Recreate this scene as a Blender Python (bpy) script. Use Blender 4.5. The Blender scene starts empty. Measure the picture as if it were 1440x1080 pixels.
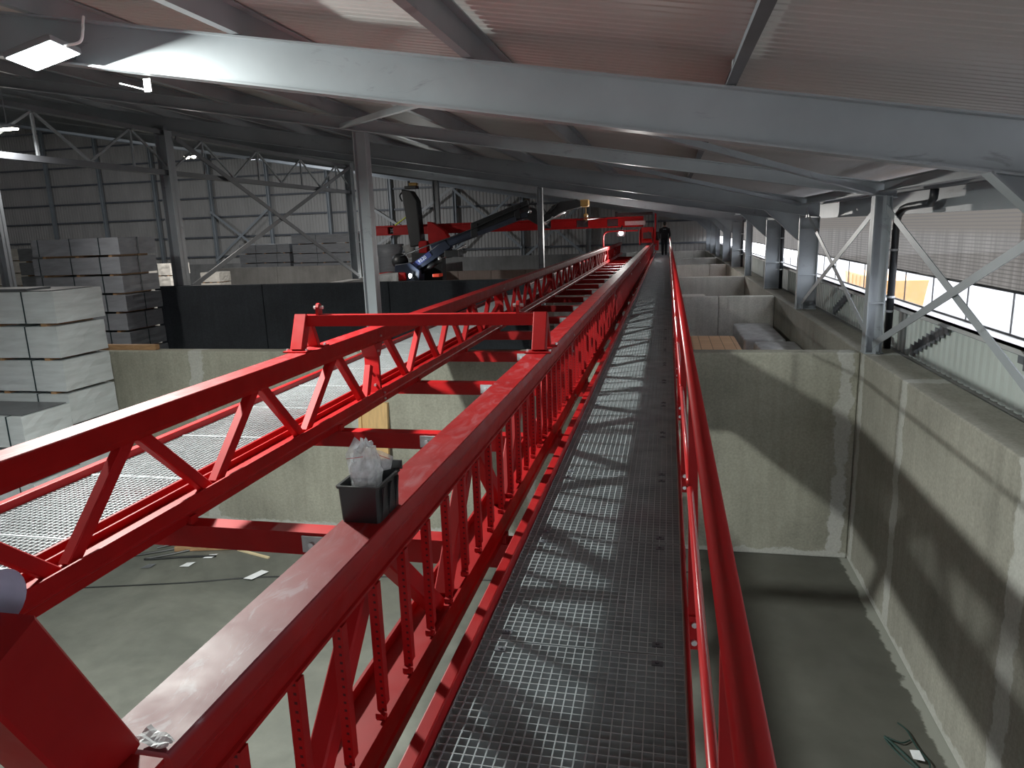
import bpy, math, random
from mathutils import Vector, Matrix
random.seed(7)
S = bpy.context.scene
COL = S.collection
PI = math.pi

# ------------------------------------------------------------------ materials
def new_mat(name):
    m = bpy.data.materials.new(name); m.use_nodes = True
    nt = m.node_tree; b = nt.nodes['Principled BSDF']
    return m, nt, b
def N(nt, typ, **kw):
    n = nt.nodes.new(typ)
    for k, v in kw.items():
        if k.startswith('i_'): n.inputs[k[2:].replace('_', ' ')].default_value = v
        else: setattr(n, k, v)
    return n
def ramp(nt, src, stops):
    r = nt.nodes.new('ShaderNodeValToRGB')
    e = r.color_ramp.elements
    while len(e) > 1: e.remove(e[-1])
    e[0].position, e[0].color = stops[0][0], (*stops[0][1], 1)
    for p, c in stops[1:]:
        q = e.new(p); q.color = (*c, 1)
    nt.links.new(src, r.inputs[0]); return r.outputs[0]
def noise(nt, scale, detail=4, rough=.55, vec=None, dist=0):
    n = N(nt, 'ShaderNodeTexNoise'); n.inputs['Scale'].default_value = scale
    n.inputs['Detail'].default_value = detail; n.inputs['Roughness'].default_value = rough
    n.inputs['Distortion'].default_value = dist
    if vec is None:
        g = nt.nodes.new('ShaderNodeNewGeometry'); vec = g.outputs['Position']
    nt.links.new(vec, n.inputs['Vector']); return n.outputs['Fac']
def mix(nt, fac, a, b, mode='MIX'):
    m = N(nt, 'ShaderNodeMix', data_type='RGBA', blend_type=mode)
    for sock, v in ((m.inputs[0], fac), (m.inputs[6], a), (m.inputs[7], b)):
        if isinstance(v, (int, float)): sock.default_value = v
        elif isinstance(v, tuple): sock.default_value = (*v, 1)
        else: nt.links.new(v, sock)
    return m.outputs[2]
def math_(nt, op, a, b=None):
    m = N(nt, 'ShaderNodeMath', operation=op)
    for i, v in enumerate((a, b)):
        if v is None: continue
        if isinstance(v, (int, float)): m.inputs[i].default_value = v
        else: nt.links.new(v, m.inputs[i])
    return m.outputs[0]
def sstep(nt, v, a, b):
    m = N(nt, 'ShaderNodeMapRange', interpolation_type='SMOOTHSTEP')
    nt.links.new(v, m.inputs[0]); m.inputs[1].default_value = a; m.inputs[2].default_value = b
    return m.outputs[0]
def bump(nt, b, h, strength=.3, dist=.01):
    n = N(nt, 'ShaderNodeBump'); n.inputs['Strength'].default_value = strength; n.inputs['Distance'].default_value = dist
    nt.links.new(h, n.inputs['Height']); nt.links.new(n.outputs[0], b.inputs['Normal'])
def pos(nt):
    g = nt.nodes.new('ShaderNodeNewGeometry'); s = nt.nodes.new('ShaderNodeSeparateXYZ')
    nt.links.new(g.outputs['Position'], s.inputs[0]); return s.outputs, g.outputs['Position']

def plain(name, col, rough=.5, metal=0, var=.15, scale=3, emit=None, spec=.5):
    m, nt, b = new_mat(name)
    f = noise(nt, scale, 5)
    c = ramp(nt, f, [(.25, tuple(x*(1-var) for x in col)), (.75, tuple(min(1, x*(1+var)) for x in col))])
    nt.links.new(c, b.inputs['Base Color'])
    b.inputs['Roughness'].default_value = rough; b.inputs['Metallic'].default_value = metal
    b.inputs['Specular IOR Level'].default_value = spec
    if emit:
        b.inputs['Emission Color'].default_value = (*emit[0], 1); b.inputs['Emission Strength'].default_value = emit[1]
    return m

def red_paint(name, scuff_sheen=0.0, perf=False):
    m, nt, b = new_mat(name)
    c = ramp(nt, noise(nt, 4, 6), [(.3, (.26, .0030, .0045)), (.7, (.34, .005, .006))])
    rg = ramp(nt, noise(nt, 9, 5), [(.3, (.42,)*3), (.75, (.58,)*3)])
    if scuff_sheen:
        o, P = pos(nt)
        mp = N(nt, 'ShaderNodeMapping'); nt.links.new(P, mp.inputs[0]); mp.inputs['Scale'].default_value = (9, 3, 9); mp.inputs['Rotation'].default_value = (0, 0, .5)
        a = noise(nt, 1.6, 6, .65, mp.outputs[0], 1.2)
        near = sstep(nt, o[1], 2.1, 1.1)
        far = math_(nt, 'ADD', sstep(nt, o[1], 12, 2), math_(nt, 'MULTIPLY', sstep(nt, o[0], -2, -2.1), sstep(nt, o[1], 4.5, 2.5)))
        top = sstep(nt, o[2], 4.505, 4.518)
        w = math_(nt, 'MULTIPLY', sstep(nt, a, .55, .70), near)
        w2 = math_(nt, 'MULTIPLY', sstep(nt, a, .45, .8), math_(nt, 'MULTIPLY', far, .25))
        w = math_(nt, 'MULTIPLY', math_(nt, 'MAXIMUM', w, w2), top)
        haze = math_(nt, 'MULTIPLY', math_(nt, 'MULTIPLY', near, top), .55)  # whitish lamp sheen on the near top face, painted into the colour
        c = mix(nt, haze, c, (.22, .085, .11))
        c = mix(nt, math_(nt, 'MULTIPLY', w, .8), c, (.50, .40, .45))
    if perf:
        o, P = pos(nt)
        s = math_(nt, 'PINGPONG', o[2], .0125)
        k = math_(nt, 'MULTIPLY', sstep(nt, s, .0075, .0095), math_(nt, 'MULTIPLY', sstep(nt, o[0], -.879, -.877), sstep(nt, o[0], -.8685, -.8705)))
        c = mix(nt, k, c, (.05, .004, .006))
    nt.links.new(c, b.inputs['Base Color']); nt.links.new(rg, b.inputs['Roughness'])
    b.inputs['Specular IOR Level'].default_value = .2
    return m

def concrete(name, col=(.30, .29, .26), joints=None, axis=1, floor_edge=False, dark=0, top_light=None):
    m, nt, b = new_mat(name)
    o, P = pos(nt)
    big = noise(nt, .7, 6, .6); fine = noise(nt, 28, 4, .7)
    c = ramp(nt, big, [(.25, tuple(x*.68 for x in col)), (.55, col), (.8, tuple(x*1.2 for x in col))])
    c = mix(nt, .55, c, ramp(nt, fine, [(.3, (.62,)*3), (.7, (1.25, 1.25, 1.22))]), 'MULTIPLY')
    mp = N(nt, 'ShaderNodeMapping'); nt.links.new(P, mp.inputs[0]); mp.inputs['Scale'].default_value = (7, 7, .5)
    st = noise(nt, 1.2, 5, .6, mp.outputs[0])
    c = mix(nt, .5, c, ramp(nt, st, [(.3, (.78,)*3), (.7, (1.12,)*3)]), 'MULTIPLY')
    if joints or floor_edge:
        ed = noise(nt, 3.2, 5, .65)
        ed = math_(nt, 'MULTIPLY', math_(nt, 'SUBTRACT', ed, .5), .35)
        mask = None
        for j in (joints or []):
            d = math_(nt, 'ABSOLUTE', math_(nt, 'SUBTRACT', o[axis], j[0]))
            k = sstep(nt, math_(nt, 'ADD', d, ed), j[1], j[1]-.035)
            mask = k if mask is None else math_(nt, 'MAXIMUM', mask, k)
        if floor_edge:
            k = sstep(nt, math_(nt, 'ADD', o[2], ed), .13, .09)
            mask = k if mask is None else math_(nt, 'MAXIMUM', mask, k)
        c = mix(nt, math_(nt, 'MULTIPLY', mask, .8), c, mix(nt, .3, (.42, .42, .38), fine))
    nt.links.new(c, b.inputs['Base Color']); b.inputs['Roughness'].default_value = .85
    b.inputs['Specular IOR Level'].default_value = .25
    bump(nt, b, fine, .25, .01)
    return m

def floor_mat():
    m, nt, b = new_mat('floor_concrete')
    o, P = pos(nt)
    c = ramp(nt, noise(nt, .55, 7, .62, None, .6), [(.3, (.068, .072, .062)), (.52, (.115, .118, .101)), (.75, (.175, .177, .152))])
    c = mix(nt, .5, c, ramp(nt, noise(nt, 4, 6, .7), [(.3, (.75,)*3), (.7, (1.15,)*3)]), 'MULTIPLY')
    c = mix(nt, sstep(nt, o[0], .2, .9), c, mix(nt, .6, c, (.055, .052, .044)))  # shade under the walkway painted into the right bay floor
    # pale mortar edging where the floor meets the right wall and partition
    ed = math_(nt, 'MULTIPLY', math_(nt, 'SUBTRACT', noise(nt, 2.5, 5, .65), .5), .3)
    k = sstep(nt, math_(nt, 'ADD', math_(nt, 'SUBTRACT', 2.92, o[0]), ed), .13, .09)
    c = mix(nt, math_(nt, 'MULTIPLY', k, .7), c, (.36, .37, .33))
    nt.links.new(c, b.inputs['Base Color'])
    nt.links.new(ramp(nt, noise(nt, 1.5, 5), [(.3, (.45,)*3), (.7, (.75,)*3)]), b.inputs['Roughness'])
    return m

def streaky(name, col, axis_scale, var=.2, rough=.6, metal=0, base=1.0):
    m, nt, b = new_mat(name)
    o, P = pos(nt)
    mp = N(nt, 'ShaderNodeMapping'); nt.links.new(P, mp.inputs[0]); mp.inputs['Scale'].default_value = axis_scale
    c = ramp(nt, noise(nt, base, 5, .6, mp.outputs[0]), [(.3, tuple(x*(1-var) for x in col)), (.7, tuple(x*(1+var) for x in col))])
    nt.links.new(c, b.inputs['Base Color']); b.inputs['Roughness'].default_value = rough; b.inputs['Metallic'].default_value = metal
    return m

def curtain_mat():
    m, nt, b = new_mat('windbreak_mesh')
    o, P = pos(nt)
    mp = N(nt, 'ShaderNodeMapping'); nt.links.new(P, mp.inputs[0]); mp.inputs['Scale'].default_value = (1, 3.5, .25)
    st = noise(nt, 2.0, 5, .65, mp.outputs[0])
    zz = math_(nt, 'PINGPONG', o[2], .022)
    line = sstep(nt, zz, .010, .020)
    c = ramp(nt, st, [(.3, (.070, .063, .056)), (.7, (.155, .143, .130))])
    topd = sstep(nt, o[2], 5.3, 5.12)
    c = mix(nt, topd, tuple(x for x in (.09, .075, .06)), c)
    c = mix(nt, math_(nt, 'MULTIPLY', line, .75), c, (.055, .05, .046))
    tr = nt.nodes.new('ShaderNodeBsdfTranslucent'); nt.links.new(c, tr.inputs[0])
    df = nt.nodes.new('ShaderNodeBsdfDiffuse'); nt.links.new(c, df.inputs[0])
    ms = nt.nodes.new('ShaderNodeMixShader'); ms.inputs[0].default_value = .5
    nt.links.new(tr.outputs[0], ms.inputs[1]); nt.links.new(df.outputs[0], ms.inputs[2])
    tp = nt.nodes.new('ShaderNodeBsdfTransparent'); m2 = nt.nodes.new('ShaderNodeMixShader'); m2.inputs[0].default_value = .012
    nt.links.new(ms.outputs[0], m2.inputs[1]); nt.links.new(tp.outputs[0], m2.inputs[2])
    nt.links.new(m2.outputs[0], nt.nodes['Material Output'].inputs[0])
    return m
def clear_sheet(name, tint=(.92, .93, .95), haze=.05, gloss=.06):
    m, nt, b = new_mat(name)
    t = nt.nodes.new('ShaderNodeBsdfTransparent'); t.inputs[0].default_value = (*tint, 1)
    d = nt.nodes.new('ShaderNodeBsdfTranslucent'); d.inputs[0].default_value = (.9, .9, .92, 1)
    g = nt.nodes.new('ShaderNodeBsdfGlossy'); g.inputs['Roughness'].default_value = .15
    a = nt.nodes.new('ShaderNodeMixShader'); bb = nt.nodes.new('ShaderNodeMixShader')
    o, P = pos(nt)
    f = noise(nt, 6, 5)
    a.inputs[0].default_value = haze; bb.inputs[0].default_value = gloss
    nt.links.new(math_(nt, 'MULTIPLY', f, haze*2), a.inputs[0])
    nt.links.new(t.outputs[0], a.inputs[1]); nt.links.new(d.outputs[0], a.inputs[2])
    nt.links.new(a.outputs[0], bb.inputs[1]); nt.links.new(g.outputs[0], bb.inputs[2])
    nt.links.new(bb.outputs[0], nt.nodes['Material Output'].inputs[0])
    return m
def bag_mat():
    m, nt, b = new_mat('clear_bag_plastic')
    t = nt.nodes.new('ShaderNodeBsdfTransparent'); t.inputs[0].default_value = (.93, .94, .95, 1)
    b.inputs['Base Color'].default_value = (.80, .82, .84, 1); b.inputs['Roughness'].default_value = .18
    ms = nt.nodes.new('ShaderNodeMixShader')
    nt.links.new(ramp(nt, noise(nt, 30, 4), [(.35, (.35,)*3), (.7, (.8,)*3)]), ms.inputs[0])
    nt.links.new(t.outputs[0], ms.inputs[1]); nt.links.new(b.outputs[0], ms.inputs[2])
    nt.links.new(ms.outputs[0], nt.nodes['Material Output'].inputs[0])
    return m
def clay_pack():
    m, nt, b = new_mat('clay_blocks')
    br = nt.nodes.new('ShaderNodeTexBrick'); o, P = pos(nt)
    nt.links.new(P, br.inputs[0]); br.inputs['Scale'].default_value = 1.0
    br.inputs['Brick Width'].default_value = .25; br.inputs['Row Height'].default_value = .25; br.inputs['Mortar Size'].default_value = .008
    br.offset = 0
    br.inputs['Color1'].default_value = (.78, .48, .27, 1); br.inputs['Color2'].default_value = (.72, .43, .24, 1); br.inputs['Mortar'].default_value = (.3, .17, .09, 1)
    nt.links.new(br.outputs[0], b.inputs['Base Color']); b.inputs['Roughness'].default_value = .8
    return m

M = {}
M['red'] = red_paint('red_gloss_paint')
M['red_matte'] = plain('red_satin_paint', (.34, .006, .008), .62, 0, .12, 4, None, .25)
M['red_scuff_sheen'] = red_paint('red_paint_scuffs_and_sheen', .5)
M['red_perf'] = red_paint('red_paint_perforated', 0, True)
def steel_mat():
    m = streaky('grey_painted_steel', (.30, .33, .36), (.6, .6, .6), .18, .42)
    nt = m.node_tree; b = nt.nodes['Principled BSDF']; src = b.inputs['Base Color'].links[0].from_socket
    o, P = pos(nt)
    mp = N(nt, 'ShaderNodeMapping'); nt.links.new(P, mp.inputs[0]); mp.inputs['Scale'].default_value = (1, 1, 2.2); mp.inputs['Rotation'].default_value = (0, .5, 0)
    k = sstep(nt, noise(nt, 1.9, 7, .68, mp.outputs[0], .8), .60, .70)
    nt.links.new(mix(nt, math_(nt, 'MULTIPLY', k, .45), src, (.10, .105, .11)), b.inputs['Base Color'])
    return m
M['steel'] = steel_mat()
M['steel_plain'] = streaky('grey_painted_steel', (.255, .285, .315), (.6, .6, .6), .18, .42)
M['steel_dark'] = streaky('dark_grey_steel', (.10, .108, .125), (1, 1, 1), .2, .5)
M['galv'] = plain('galvanised_plate', (.42, .44, .46), .35, .4, .2, 20)
M['bolt'] = plain('zinc_bolt', (.60, .61, .63), .28, .8, .1, 30)
M['grating'] = plain('galvanised_grating', (.34, .37, .39), .45, .2, .25, 6)
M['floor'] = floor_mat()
M['conc'] = concrete('bay_concrete', (.30, .295, .25), [(2.72, .1)], 0, True)
M['conc_left'] = concrete('lit_wall_concrete', (.31, .305, .25), [(-8.7, .16), (-5.5, .12), (-2.3, .1), (2.72, .12)], 0, True)
M['conc_right'] = concrete('right_wall_concrete', (.30, .29, .25), [(9.55, .13), (6.3, .16), (11.5, .12), (3.1, .12)], 1, True)
M['conc_grey'] = concrete('grey_concrete', (.27, .265, .26))
M['conc_bay_lit'] = concrete('bay_concrete_lit_copy', (.64, .62, .58))  # lit copy of the grey concrete, lightened in place of light on the bays
M['conc_pink'] = concrete('warm_concrete', (.33, .27, .245))
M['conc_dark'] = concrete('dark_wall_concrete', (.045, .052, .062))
M['roof'] = streaky('roof_sheet', (.60, .575, .565), (.10, .35, .1), .12, .45, 0, 1.2)
M['gable'] = streaky('gable_sheet', (.40, .385, .37), (1.0, 1, .25), .12, .5)
M['sheet_white'] = streaky('white_profiled_sheet', (.50, .55, .53), (1, .8, .6), .10, .5)
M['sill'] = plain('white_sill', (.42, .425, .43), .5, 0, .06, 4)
M['curtain'] = curtain_mat()
M['clear'] = clear_sheet('clear_curtain_sheet')
M['hem'] = plain('black_hem', (.015, .015, .017), .5)
M['pipe'] = plain('black_pipe', (.018, .02, .024), .35)
M['film'] = streaky('pale_block_wrap', (.56, .60, .62), (1.2, 1.2, 9), .13, .42, 0, 1.4)
M['film_grey'] = streaky('grey_block_wrap', (.25, .265, .295), (1.5, 1.5, 8), .14, .5, 0, 1.4)
M['film_dark'] = plain('dark_cover_film', (.10, .105, .115), .35, 0, .25, 5)
M['film_white'] = streaky('white_block_wrap', (.66, .63, .58), (2, 2, 8), .15, .5)
M['strap'] = plain('dark_green_strap', (.012, .028, .035), .4)
M['wood'] = streaky('pallet_timber', (.36, .20, .095), (3, 12, 12), .3, .7, 0, 2)
M['ply'] = streaky('plywood_board', (.58, .36, .15), (9, 9, 1.0), .18, .55, 0, 2)
M['stick'] = plain('pale_stick', (.62, .50, .30), .7)
M['clay'] = clay_pack()
M['black_plastic'] = plain('black_bin_plastic', (.013, .013, .015), .38, 0, .2, 8)
M['bag'] = bag_mat()
M['zip'] = plain('red_zip', (.45, .05, .07), .5)
M['paper'] = plain('white_paper', (.72, .74, .77), .5, 0, .08, 30)
M['violet_sheet'] = plain('pale_violet_plastic', (.44, .44, .60), .35, 0, .1, 20)
M['crane'] = plain('crane_blue_black', (.013, .018, .034), .32, 0, .3, 2)
M['crane_black'] = plain('crane_black', (.006, .007, .009), .45, 0, .3, 3)
M['crane_decal'] = plain('crane_blue_decal', (.014, .022, .10), .4)
M['decal_white'] = plain('decal_white', (.40, .43, .55), .5)
M['chrome'] = plain('chrome_rod', (.75, .76, .78), .15, .9, .05)
M['hook'] = plain('yellow_brown_hook', (.27, .15, .03), .45)
M['yellow'] = plain('yellow_green_strap', (.55, .62, .05), .6)
M['orange'] = plain('orange_steel', (.75, .36, .10), .5)
M['cable'] = plain('black_cable', (.012, .013, .014), .45)
M['cable_green'] = plain('dark_green_cable', (.012, .035, .03), .45)
M['cloth'] = plain('dark_work_clothes', (.018, .019, .023), .85, 0, .2, 12)
M['cloth2'] = plain('dark_trousers', (.012, .013, .019), .85, 0, .2, 12)
M['skin'] = plain('skin', (.40, .24, .18), .55)
M['hair'] = plain('dark_hair', (.012, .010, .009), .6)
M['lamp_body'] = plain('lamp_grey_casting', (.25, .26, .28), .4, .4)
M['lamp_white'] = plain('white_cable_sleeve', (.8, .8, .82), .4)
def emis(name, col, s):
    m, nt, b = new_mat(name)
    b.inputs['Emission Color'].default_value = (*col, 1); b.inputs['Emission Strength'].default_value = s
    b.inputs['Base Color'].default_value = (.8, .8, .8, 1)
    return m
M['yard'] = plain('wet_yard_concrete', (.125, .125, .13), .5, 0, .5, .5)
M['blue_white'] = plain('pale_cladding', (.25, .26, .27), .6, 0, .1, .5)

# ------------------------------------------------------------------ mesh builder
class B:
    def __init__(s): s.v = []; s.f = []
    def add(s, vs, fs):
        n = len(s.v); s.v += [tuple(v) for v in vs]; s.f += [tuple(i+n for i in f) for f in fs]; return s
    def box(s, x0, x1, y0, y1, z0, z1, bev=0):
        if bev:
            return s.prism_z(bevel_rect(x0, x1, y0, y1, bev), z0, z1)
        vs = [(x, y, z) for x in (x0, x1) for y in (y0, y1) for z in (z0, z1)]
        return s.add(vs, [(0, 1, 3, 2), (4, 6, 7, 5), (0, 4, 5, 1), (2, 3, 7, 6), (0, 2, 6, 4), (1, 5, 7, 3)])
    def loft(s, rings, caps=True):
        n = len(rings[0]); vs = [p for r in rings for p in r]; fs = []
        for k in range(len(rings)-1):
            for i in range(n):
                j = (i+1) % n
                fs.append((k*n+i, k*n+j, (k+1)*n+j, (k+1)*n+i))
        if caps:
            fs.append(tuple(range(n-1, -1, -1))); fs.append(tuple((len(rings)-1)*n+i for i in range(n)))
        return s.add(vs, fs)
    def prism_y(s, prof, y0, y1): return s.loft([[(x, y0, z) for x, z in prof], [(x, y1, z) for x, z in prof]])
    def prism_z(s, prof, z0, z1): return s.loft([[(x, y, z0) for x, y in prof], [(x, y, z1) for x, y in prof]])
    def prism_x(s, prof, x0, x1): return s.loft([[(x0, y, z) for y, z in prof], [(x1, y, z) for y, z in prof]])
    def bar(s, p, q, w, h, up=(0, 0, 1), bev=0):
        p = Vector(p); q = Vector(q); d = (q-p).normalized(); u = Vector(up)
        if abs(d.dot(u)) > .98: u = Vector((0, 1, 0))
        a = d.cross(u).normalized(); u = a.cross(d).normalized()
        pr = bevel_rect(-w/2, w/2, -h/2, h/2, bev) if bev else [(-w/2, -h/2), (w/2, -h/2), (w/2, h/2), (-w/2, h/2)]
        return s.loft([[tuple(c+a*i+u*j) for i, j in pr] for c in (p, q)])
    def sect(s, p, q, prof, up=(0, 0, 1)):
        p = Vector(p); q = Vector(q); d = (q-p).normalized(); u = Vector(up)
        a = d.cross(u).normalized(); u = a.cross(d).normalized()
        return s.loft([[tuple(c+a*i+u*j) for i, j in prof] for c in (p, q)])
    def tube(s, pts, r, n=10, caps=True):
        pts = [Vector(p) for p in pts]; rings = []
        rr = r if isinstance(r, (list, tuple)) else [r]*len(pts)
        ref = Vector((0, 0, 1))
        for i, p in enumerate(pts):
            d = (pts[min(i+1, len(pts)-1)]-pts[max(i-1, 0)]).normalized()
            if abs(d.dot(ref)) > .95: ref = Vector((1, 0, 0)) if abs(d.x) < .9 else Vector((0, 1, 0))
            a = d.cross(ref).normalized(); b = a.cross(d).normalized(); ref = b
            rings.append([tuple(p+a*rr[i]*math.cos(2*PI*k/n)+b*rr[i]*math.sin(2*PI*k/n)) for k in range(n)])
        return s.loft(rings, caps)
    def cyl(s, c, axis, r, h, n=8):
        c = Vector(c); a = Vector(axis).normalized()
        return s.tube([c-a*h/2, c+a*h/2], r, n)
    def ball(s, c, r, nu=10, nv=7):
        rx, ry, rz = r if isinstance(r, tuple) else (r, r, r)
        rings = []
        for j in range(nv+1):
            t = PI*j/nv; q = max(.02, math.sin(t))
            rings.append([(c[0]+rx*q*math.cos(2*PI*k/nu), c[1]+ry*q*math.sin(2*PI*k/nu), c[2]-rz*math.cos(t)) for k in range(nu)])
        return s.loft(rings)
    def build(s, name, mat, parent=None, smooth=False, origin=None, bevel=0):
        o0 = Vector(origin) if origin is not None else Vector((0, 0, 0))
        base = world_loc(parent)+o0 if parent else o0
        me = bpy.data.meshes.new(name)
        me.from_pydata([(x-base.x, y-base.y, z-base.z) for x, y, z in s.v], [], s.f)
        me.materials.append(mat)
        import bmesh
        bm = bmesh.new(); bm.from_mesh(me); bmesh.ops.recalc_face_normals(bm, faces=bm.faces); bm.to_mesh(me); bm.free()
        if smooth:
            me.polygons.foreach_set('use_smooth', [True]*len(me.polygons))
        o = bpy.data.objects.new(name, me); COL.objects.link(o)
        if parent: o.parent = parent; o.location = o0
        else: o.location = base
        if bevel:
            md = o.modifiers.new('edge', 'BEVEL'); md.width = bevel; md.segments = 2; md.limit_method = 'ANGLE'; md.angle_limit = .6
        if smooth == 2 :
            try: me.set_sharp_from_angle(angle=.6)
            except Exception: pass
        return o
def bevel_rect(x0, x1, y0, y1, b):
    return [(x0+b, y0), (x1-b, y0), (x1, y0+b), (x1, y1-b), (x1-b, y1), (x0+b, y1), (x0, y1-b), (x0, y0+b)]
def world_loc(o):
    v = Vector((0, 0, 0))
    while o: v += o.location; o = o.parent
    return v
def tag(o, label, cat, group=None, kind=None):
    o['label'] = label; o['category'] = cat
    if group: o['group'] = group
    if kind: o['kind'] = kind
    return o
def thing(name, label, cat, loc=(0, 0, 0), group=None, kind=None):
    o = bpy.data.objects.new(name, None); COL.objects.link(o); o.location = loc; o.empty_display_size = .1
    return tag(o, label, cat, group, kind)
def struct(o): o['kind'] = 'structure'; return o
def copy_tree(o, loc=None, parent=None):
    kids = list(o.children); c = o.copy(); COL.objects.link(c)
    if parent: c.parent = parent
    if loc is not None: c.location = loc
    for k in kids: copy_tree(k, None, c)
    return c
ONES = ['', 'first', 'second', 'third', 'fourth', 'fifth', 'sixth', 'seventh', 'eighth', 'ninth', 'tenth', 'eleventh', 'twelfth', 'thirteenth',
        'fourteenth', 'fifteenth', 'sixteenth', 'seventeenth', 'eighteenth', 'nineteenth']
TENS = {2: ('twentieth', 'twenty'), 3: ('thirtieth', 'thirty'), 4: ('fortieth', 'forty'), 5: ('fiftieth', 'fifty')}
def nth(n):
    if n < 20: return ONES[n]
    t, u = divmod(n, 10)
    return TENS[t][0] if u == 0 else TENS[t][1]+'-'+ONES[u]

# ------------------------------------------------------------------ camera
R = ((0.97725, 0.01161, -0.21176), (0.20966, -0.21213, 0.95448), (-0.03384, -0.97717, -0.20974))
H = 5.42
cam = bpy.data.cameras.new('camera'); co = bpy.data.objects.new('camera', cam); COL.objects.link(co)
mw = Matrix(((R[0][0], -R[0][1], -R[0][2], 0), (R[1][0], -R[1][1], -R[1][2], 0), (R[2][0], -R[2][1], -R[2][2], H), (0, 0, 0, 1)))
co.matrix_world = mw
cam.sensor_width = 36; cam.lens = 25.0; cam.clip_start = .02; cam.clip_end = 500
S.camera = co

# ------------------------------------------------------------------ setting
def zr(x): return 6.465-.172*x          # top line of the roof frames
def zb(x): return 6.11-.182*x           # underside line of the big frames
YF, YB = 62.5, -7.0                     # gable / front, closed by an added light-blocking wall
XL = -74.0
G = 3.88; WT = 3.42

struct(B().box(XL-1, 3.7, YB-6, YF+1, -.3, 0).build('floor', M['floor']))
# roof sheets, ribs running down the slope
b = B(); p = .12; y = YB; rows = []
while y < YF+.3:
    for dy, dz in ((0, 0), (.075, 0), (.085, .007), (.11, .007)): rows.append((y+dy, dz))
    y += p
xs = [XL, -50, -30, -20, -13, -6, 0, 4.1]
vs = [(x, yy, zr(x)+.235+dz) for yy, dz in rows for x in xs]
n = len(xs)
b.add(vs, [(i*n+j, i*n+j+1, (i+1)*n+j+1, (i+1)*n+j) for i in range(len(rows)-1) for j in range(n-1)])
struct(b.build('ceiling', M['roof']))
# gable of profiled sheet
b = B(); x = XL; cols = []
while x < 3.8:
    for dx, dy in ((0, 0), (.13, 0), (.16, .04), (.25, .04), (.28, 0)): cols.append((x+dx, YF+dy))
    x += .31
vs = []
for xx, yy in cols: vs += [(xx, yy, 2.2), (xx, yy, zr(xx)+.25)]
b.add(vs, [(2*i, 2*i+2, 2*i+3, 2*i+1) for i in range(len(cols)-1)])
struct(b.build('wall_far', M['gable']))
struct(B().box(XL, 3.6, YF-.05, YF+.4, 0, 3.3).build('wall_far_base', M['conc_grey']))
struct(B().box(XL-.3, XL, YB, YF, 0, 19.2).build('wall_left', M['gable']))
struct(B().add([(x, YB-.1, z) for x, z in ((XL, 1.1), (XL, 19.4), (3.7, 6.0), (3.7, 1.1))], [(0, 1, 2, 3)]).box(XL, -10, YB-.2, YB, 0, 1.1).box(3.0, 3.7, YB-.2, YB, 0, 1.1).build('wall_near_blocker', M['gable']))  # unseen wall added to block front daylight, low slot admits some fill
# right concrete retaining wall with capping gap
b = B().box(2.92, 3.44, -5, YF, 0, WT)
struct(b.build('wall_right', M['conc_right'], bevel=.02))
struct(B().box(3.46, 3.62, -5, YF, 0, WT-.04).build('wall_right_outer_leaf', M['conc_grey']))
# lower white profiled sheet
b = B(); y = -5; cols = []
while y < YF:
    for dy, dx in ((0, 0), (.09, 0), (.115, .03), (.165, .03)): cols.append((3.58+dx, y+dy))
    y += .19
vs = []
for xx, yy in cols: vs += [(xx, yy, 3.36), (xx, yy, 4.10)]
b.add(vs, [(2*i, 2*i+2, 2*i+3, 2*i+1) for i in range(len(cols)-1)])
struct(b.build('wall_right_sheet', M['sheet_white']))
struct(B().box(3.45, 3.68, -5, YF, 4.09, 4.125).box(3.45, 3.462, -5, YF, 4.04, 4.125).build('trim_1', M['sill']))
struct(B().box(3.462, 3.64, -5, YF, 4.03, 4.09).build('trim_2', M['steel_dark']))
# eaves fascia above the curtain
struct(B().box(3.60, 3.66, -5, YF, 5.48, 5.80).build('trim_3', M['steel']))
struct(B().box(3.40, 3.75, -5, YF, 5.80, 5.86).build('trim_4', M['steel_dark']))
# zig-zag shadows on the lower sheet, modelled as thin dark boxes
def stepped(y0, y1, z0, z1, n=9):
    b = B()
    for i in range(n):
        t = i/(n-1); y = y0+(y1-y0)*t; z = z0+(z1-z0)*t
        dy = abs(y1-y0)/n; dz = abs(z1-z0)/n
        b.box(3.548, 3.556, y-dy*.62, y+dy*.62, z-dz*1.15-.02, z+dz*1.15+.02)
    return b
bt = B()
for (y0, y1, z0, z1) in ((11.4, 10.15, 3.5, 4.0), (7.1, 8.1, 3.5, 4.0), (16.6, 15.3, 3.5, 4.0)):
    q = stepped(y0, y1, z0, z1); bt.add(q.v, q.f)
struct(bt.build('shadow_steps', M['steel_dark']))  # dark boxes stand in for cast shadow

# windbreak curtain over the side opening
cur = thing('windbreak_curtain', 'long grey windbreak mesh curtain with black hem over the side opening', 'curtain', (3.66, 28, 4.12))
b = B(); ys = [-5+.5*i for i in range(136)]
def wav(y): return .012*math.sin(y*2.1)+.008*math.sin(y*5.3)
vs = []
for yy in ys: vs += [(3.66+wav(yy), yy, 4.60), (3.66, yy, 5.5)]
b.add(vs, [(2*i, 2*i+2, 2*i+3, 2*i+1) for i in range(len(ys)-1)])
b.build('mesh_fabric', M['curtain'], cur, True)
B().box(3.645, 3.66, -5, YF, 4.125, 4.15).build('bottom_hem', M['hem'], cur)
B().tube([(3.66, -5, 4.60), (3.66, YF, 4.60)], .018, 8).build('hem_tube', M['hem'], cur)
b = B(); b.add([(3.665, -5, 4.12), (3.665, YF, 4.12), (3.665, YF, 4.6), (3.665, -5, 4.6)], [(0, 1, 2, 3)])
b.build('clear_strip', M['clear'], cur)
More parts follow.
